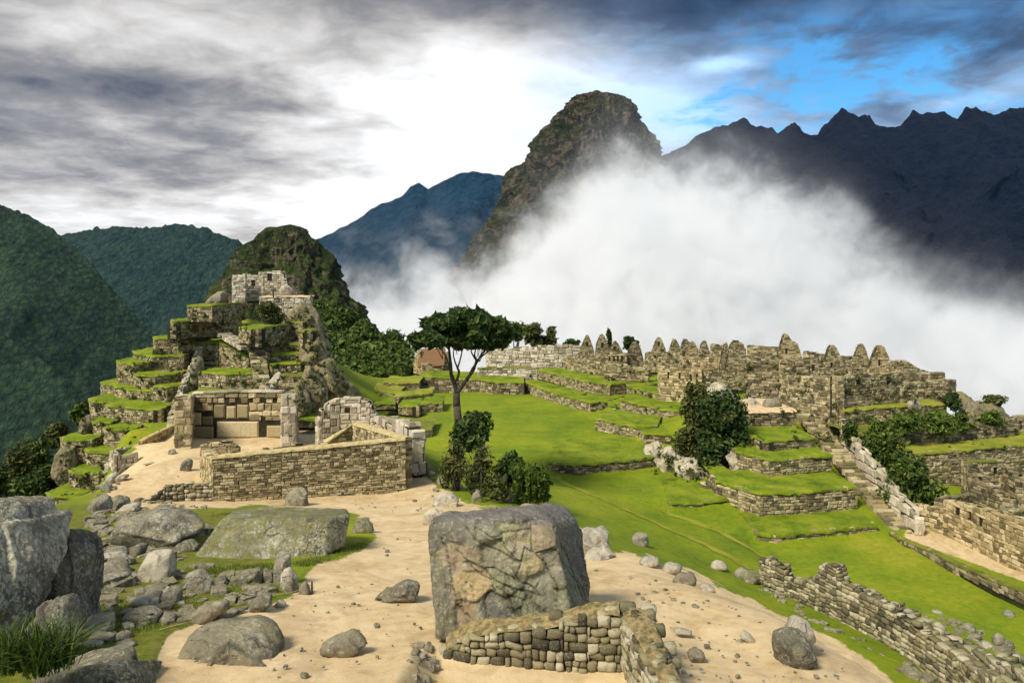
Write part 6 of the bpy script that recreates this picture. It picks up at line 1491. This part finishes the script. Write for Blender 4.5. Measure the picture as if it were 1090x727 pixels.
# the rocky outcrop with its dark bush
OG = 'pale outcrop rocks under the dark bush'
for ol, th, d, lab in [
    ([(686, 482), (690, 468), (702, 466), (712, 480), (710, 500), (694, 500)], 4, 85, 'left ribbed rock of the pale outcrop'),
    ([(700, 478), (712, 468), (728, 478), (736, 500), (724, 512), (706, 502)], 4, 83, 'central ribbed rock of the pale outcrop'),
    ([(718, 490), (734, 480), (750, 490), (756, 510), (738, 520), (722, 514)], 5, 80.5, 'lowest ribbed rock of the pale outcrop'),
    ([(744, 424), (750, 406), (762, 398), (774, 406), (784, 424), (790, 442), (770, 452), (750, 446)], 6, 93, 'tall pale rock rising behind the dark bush'),
    ([(770, 484), (778, 478), (790, 484), (794, 498), (782, 502)], 2.5, 79, 'white slab beside the stacked terraces'),
    ([(748, 498), (760, 492), (774, 498), (776, 512), (760, 516)], 3, 79.5, 'dark rock at the foot of the bush beside the lowest stacked terrace'),
    ([(790, 430), (797, 420), (806, 424), (808, 432), (798, 436)], 2.5, 91, 'rounded rock on the bare sandy terrace top')]:
    rock(ol, th, lab, 'outcrop_rock', M_rockpale if 'dark' not in lab.split(' at ')[0] or 'behind' in lab else M_rockdark, d=d, sub=5, amp=.12, cat='rock', group=OG)
rock([(812, 432), (814, 424), (828, 424), (832, 430), (826, 434)], 2, 'long squared block on the bare sandy terrace top', 'block', M_rockbrown, d=89, sub=3, cat='stone')
DG = 'bushes growing on the pale outcrop'
bpx(736, 798, 418, 492, 82, 'big dense almost black bush on the pale outcrop', M_leafdark, 5200, .24, group=DG, clumps=16, shell=.5)
bpx(722, 762, 402, 470, 85, 'olive bush climbing the tall rock behind the dense black bush', M_leafolive, 2600, .22, group=DG, clumps=14)
bpx(712, 748, 446, 496, 83, 'low brownish bush at the left of the dense black bush', M_leafolive, 1800, .2, group=DG, clumps=12)
bpx(740, 775, 466, 504, 80.5, 'small dark bush below the dense black bush', M_leafdark, 1500, .2, group=DG, clumps=9)
RSG = 'shrubs on the right slope above the staircase'
bpx(944, 998, 484, 540, 71, 'large leafy shrub beside the lower staircase parapet', M_leafmid, 3600, .2, group=RSG, clumps=15, shell=.45)
bpx(918, 968, 452, 502, 77, 'ragged shrub with yellowish top beside the upper parapet', M_leafmid, 2400, .19, group=RSG, clumps=14)
bpx(925, 945, 446, 462, 78.5, 'small yellow flowering bush at the edge of the dry terrace', M_leafbright, 700, .17, group=RSG, clumps=7)
bpx(892, 915, 448, 474, 80, 'dark creeping bush at the top of the parapet', M_leafmid, 900, .18, group=RSG, clumps=8)
bpx(940, 985, 440, 464, 81.5, 'left part of the green hedge on the bushy terrace', M_leafbright, 1500, .18, group=RSG, clumps=10)
bpx(975, 1022, 436, 462, 82.5, 'middle part of the green hedge on the bushy terrace', M_leafbright, 1700, .18, group=RSG, clumps=10)
bpx(1012, 1034, 436, 458, 83.5, 'dark part of the green hedge on the bushy terrace', M_leafmid, 900, .18, group=RSG, clumps=8)
bpx(1038, 1068, 436, 456, 85.5, 'rightmost bright bush under the overgrown rock mass', M_leafbright, 900, .18, group=RSG, clumps=8)
bpx(1004, 1024, 416, 436, 89, 'round dark bush beside the last skyline wall', M_leafdark, 900, .18, group=RSG, clumps=8)
bpx(1038, 1074, 420, 436, 94, 'scrubby bush on top of the overgrown rock mass', M_leafolive, 900, .2, group=RSG, clumps=8)
bpx(268, 304, 319, 346, 107, 'round spiky bush on the grass shelf of the stepped hill', M_leafolive, 1700, .2, cat='bush', clumps=10, shell=.5)
# trees on the skyline
KG = 'small trees on the skyline'
bpx(536, 562, 341, 372, 152, 'left dense tree behind the high pale wall', M_leafmid, 1300, .4, group=KG, cat='tree', name='tree')
bpx(556, 580, 342, 372, 151, 'middle spiky tree behind the high pale wall', M_leafolive, 1100, .4, group=KG, cat='tree', name='tree')
bpx(572, 594, 344, 372, 153, 'right tree with a grey side behind the high pale wall', M_leafolive, 1000, .4, group=KG, cat='tree', name='tree')
bpx(600, 618, 360, 370, 145, 'low dark shrub on top of the high pale wall', M_leafdark, 400, .35, group=KG)
bpx(645, 652, 349, 372, 140, 'tiny thin tree between two skyline gables', M_leafdark, 260, .3, group=KG, cat='tree', name='tree', clumps=5)
bpx(662, 679, 356, 374, 140, 'round grey tree behind the gable with four windows', M_leafdark, 600, .35, group=KG, cat='tree', name='tree')
bpx(512, 540, 346, 372, 150, 'tree just behind the right side of the tall tree crown', M_leafmid, 900, .4, group=KG, cat='tree', name='tree')
# dark trees below the lowest terraces
TGR = 'dark trees on the slope left of the stepped hill'
for x0, x1, t, b, d, lab, mt_ in [(0, 36, 470, 545, 100, 'large olive tree at the left edge beyond the lichen boulder', M_leafolive), (22, 58, 462, 530, 104, 'tree nearest the cliff under the outermost terrace', M_leafmid), (30, 66, 492, 556, 92, 'dark tree in front of the lowest terrace', M_leafdark),
                             (-30, 12, 490, 560, 96, 'tree half hidden by the huge boulder', M_leafdark), (8, 40, 505, 560, 88, 'lowest dark tree behind the dark slab', M_leafmid), (50, 72, 448, 476, 108, 'bush clinging left of the small terrace', M_leafolive), (75, 98, 428, 450, 100, 'tuft of bushes on the corner of the longest low terrace', M_leafmid)]:
    bpx(x0, x1, t, b, d, lab, mt_, 2200, .3, group=TGR, cat='tree' if 'tree' in lab else 'bush', name='tree' if 'tree' in lab else 'bush', clumps=14)
# forest on the flank of the crag
def forest():
    r = rng(); poly = [(334, 322), (350, 318), (365, 326), (384, 336), (404, 350), (424, 362), (440, 372), (441, 396), (428, 404), (404, 406), (384, 408), (366, 396), (350, 372), (338, 350)]
    cs, rd, n = [], [], 0
    while n < 150:
        x, y = r.uniform(332, 442), r.uniform(318, 408)
        if not in_poly(np.array([x]), np.array([y]), poly)[0]: continue
        d = 232 - (y - 318) * .75 + r.normal() * 3; cs.append(P(x, y + 3, d)); s = r.uniform(1.6, 3.4); rd.append([s, s, s * .85]); n += 1
    o = leaf_cloud(cs, rd, 30000, .55, M_leafmid, 'forest', None, r, 1.1, .5); tag(o, 'thick forest covering the flank of the green crag', 'forest', kind='stuff')
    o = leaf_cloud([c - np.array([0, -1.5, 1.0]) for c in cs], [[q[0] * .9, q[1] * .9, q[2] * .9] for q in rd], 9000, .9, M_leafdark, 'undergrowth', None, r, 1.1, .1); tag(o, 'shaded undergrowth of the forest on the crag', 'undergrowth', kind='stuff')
forest()
# strap-leaved plant and grass
b0 = P(26, 714, 14.6)
blades([b0 + np.array([dx, dy, 0]) for dx, dy in ((-.25, 0), (.1, .1), (.35, -.1), (-.5, .15), (.0, .3), (.55, .2))], 1.0, 85, M_bladedark, 'strap_leaved_plant', 'dark green strap leaved plant in the bottom left corner', 'plant', .25, .017, curve=1.0)
def grass_patches():
    r = rng(); pts = []
    polys = [([(100, 628), (150, 648), (200, 640), (250, 625), (300, 625), (310, 640), (260, 640), (200, 662), (150, 680), (90, 690), (70, 690)], 900), ([(196, 604), (240, 604), (292, 600), (292, 606), (240, 612), (200, 612)], 380), ([(312, 600), (345, 592), (372, 582), (388, 578), (384, 586), (350, 597), (318, 604)], 380),
             ([(225, 548), (262, 542), (300, 540), (230, 552)], 120), ([(0, 690), (60, 690), (110, 690), (60, 704), (0, 722)], 300)]
    for poly, n in polys:
        a = np.array(poly); k = 0
        while k < n:
            x, y = r.uniform(a[:, 0].min(), a[:, 0].max()), r.uniform(a[:, 1].min(), a[:, 1].max())
            if in_poly(np.array([x]), np.array([y]), poly)[0]: pts.append(gp(x, y)); k += 1
    blades(pts, .16, 9, M_blade, 'grass', 'short mossy grass between the boulders in the left foreground', 'grass', .3, .007, kind='stuff', curve=.8)
grass_patches()

# ------------------------------------------------------------------ worn lines in the turf
def trails():
    m = m_turf('worn_turf', (.13, .16, .008), (.24, .25, .02), (.34, .31, .05))
    for pts, w in (([(588, 507), (604, 516), (628, 527), (660, 540), (700, 557), (740, 576), (780, 596), (820, 618)], .35), ([(700, 541), (730, 552), (768, 569), (812, 592), (850, 606)], .3)):
        W_ = np.array([gp(a, b) for a, b in pts]); t = np.linspace(0, len(W_) - 1, 160); q = np.stack([np.interp(t, np.arange(len(W_)), W_[:, k]) for k in range(2)], 1)
        q += np.stack([fbm(np.stack([t, t * 0, t * 0], 1), 3, 5), fbm(np.stack([t, t * 0 + 9, t * 0], 1), 3, 6)], 1) * .35
        d = np.gradient(q, axis=0); d /= np.linalg.norm(d, axis=1)[:, None] + 1e-9; n = np.stack([-d[:, 1], d[:, 0]], 1); V = []
        ww = w * (1 + .8 * fbm(np.stack([t * 2, t * 0, t * 0], 1), 3, 8))
        for k in range(160):
            for s in (-1, 0, 1):
                p = q[k] + n[k] * ww[k] * s; V.append([p[0], p[1], 0])
        V = np.array(V); V[:, 2] = height(V[:, :2]) + .045
        V[:, 2] += fbm(V * np.array([1, 1, 0]) * .5, 4, 61) * .10
        tag(mesh_obj('path', V, grid_faces(160, 3), m, None, True), kind='structure')
trails()

# ------------------------------------------------------------------ weeds and tufts on the stepped hill and along wall feet
def weeds():
    r = rng(); cs, rd = [], []
    dg = bpy.context.evaluated_depsgraph_get(); dg.update()
    polys = [([(64, 460), (100, 415), (200, 330), (330, 325), (350, 440), (320, 445), (300, 412), (200, 412), (170, 445), (110, 500), (60, 545)], 420, .32), ([(560, 395), (700, 370), (960, 400), (1085, 450), (1085, 480), (900, 480), (700, 440), (600, 440)], 260, .30), ([(680, 470), (750, 470), (760, 520), (690, 505)], 60, .28),
             ([(320, 320), (346, 350), (375, 420), (335, 418)], 90, .36)]
    for poly, n, s in polys:
        a = np.array(poly); k = 0; tries = 0
        while k < n and tries < 6000:
            tries += 1; x, y = r.uniform(a[:, 0].min(), a[:, 0].max()), r.uniform(a[:, 1].min(), a[:, 1].max())
            if not in_poly(np.array([x]), np.array([y]), poly)[0]: continue
            dv = Vector(P(x, y, 1.0)); hit, loc, nor, _, ob, _ = SC.ray_cast(dg, Vector((0, 0, 0)), dv.normalized(), distance=170)
            if not hit or ob.name.startswith(('mist', 'haze')) or nor.z > .9 and r.uniform() < .75: continue
            q = s * r.lognormal(0, .4); cs.append(np.array(loc)); rd.append([q, q, q * .8]); k += 1
    o = leaf_cloud(cs, rd, 15000, .13, M_leafolive, 'weeds', None, r, 1.3, .1); tag(o, 'small weeds and moss tufts growing out of walls and ledges', 'weeds', kind='stuff')
weeds()
# ------------------------------------------------------------------ the air between here and the far mountains
def build_haze():
    m = bpy.data.materials.new('haze'); m.use_nodes = True; nt = NT(m.node_tree); nt.n.clear()
    out = nt.new('ShaderNodeOutputMaterial'); pv = nt.new('ShaderNodeVolumePrincipled'); nt.l.new(pv.outputs[0], out.inputs['Volume'])
    pv.inputs['Density'].default_value = .000010; pv.inputs['Color'].default_value = (.16, .46, 1.0, 1); pv.inputs['Anisotropy'].default_value = 0.0
    a, b, c, d, e, f = -6500, 7500, -300, 5200, -1700, 1050
    o = mesh_obj('haze', [(a, c, e), (b, c, e), (b, d, e), (a, d, e), (a, c, f), (b, c, f), (b, d, f), (a, d, f)], [(0, 3, 2, 1), (4, 5, 6, 7), (0, 1, 5, 4), (1, 2, 6, 5), (2, 3, 7, 6), (3, 0, 4, 7)], m)
    tag(o, kind='stuff')
build_haze()
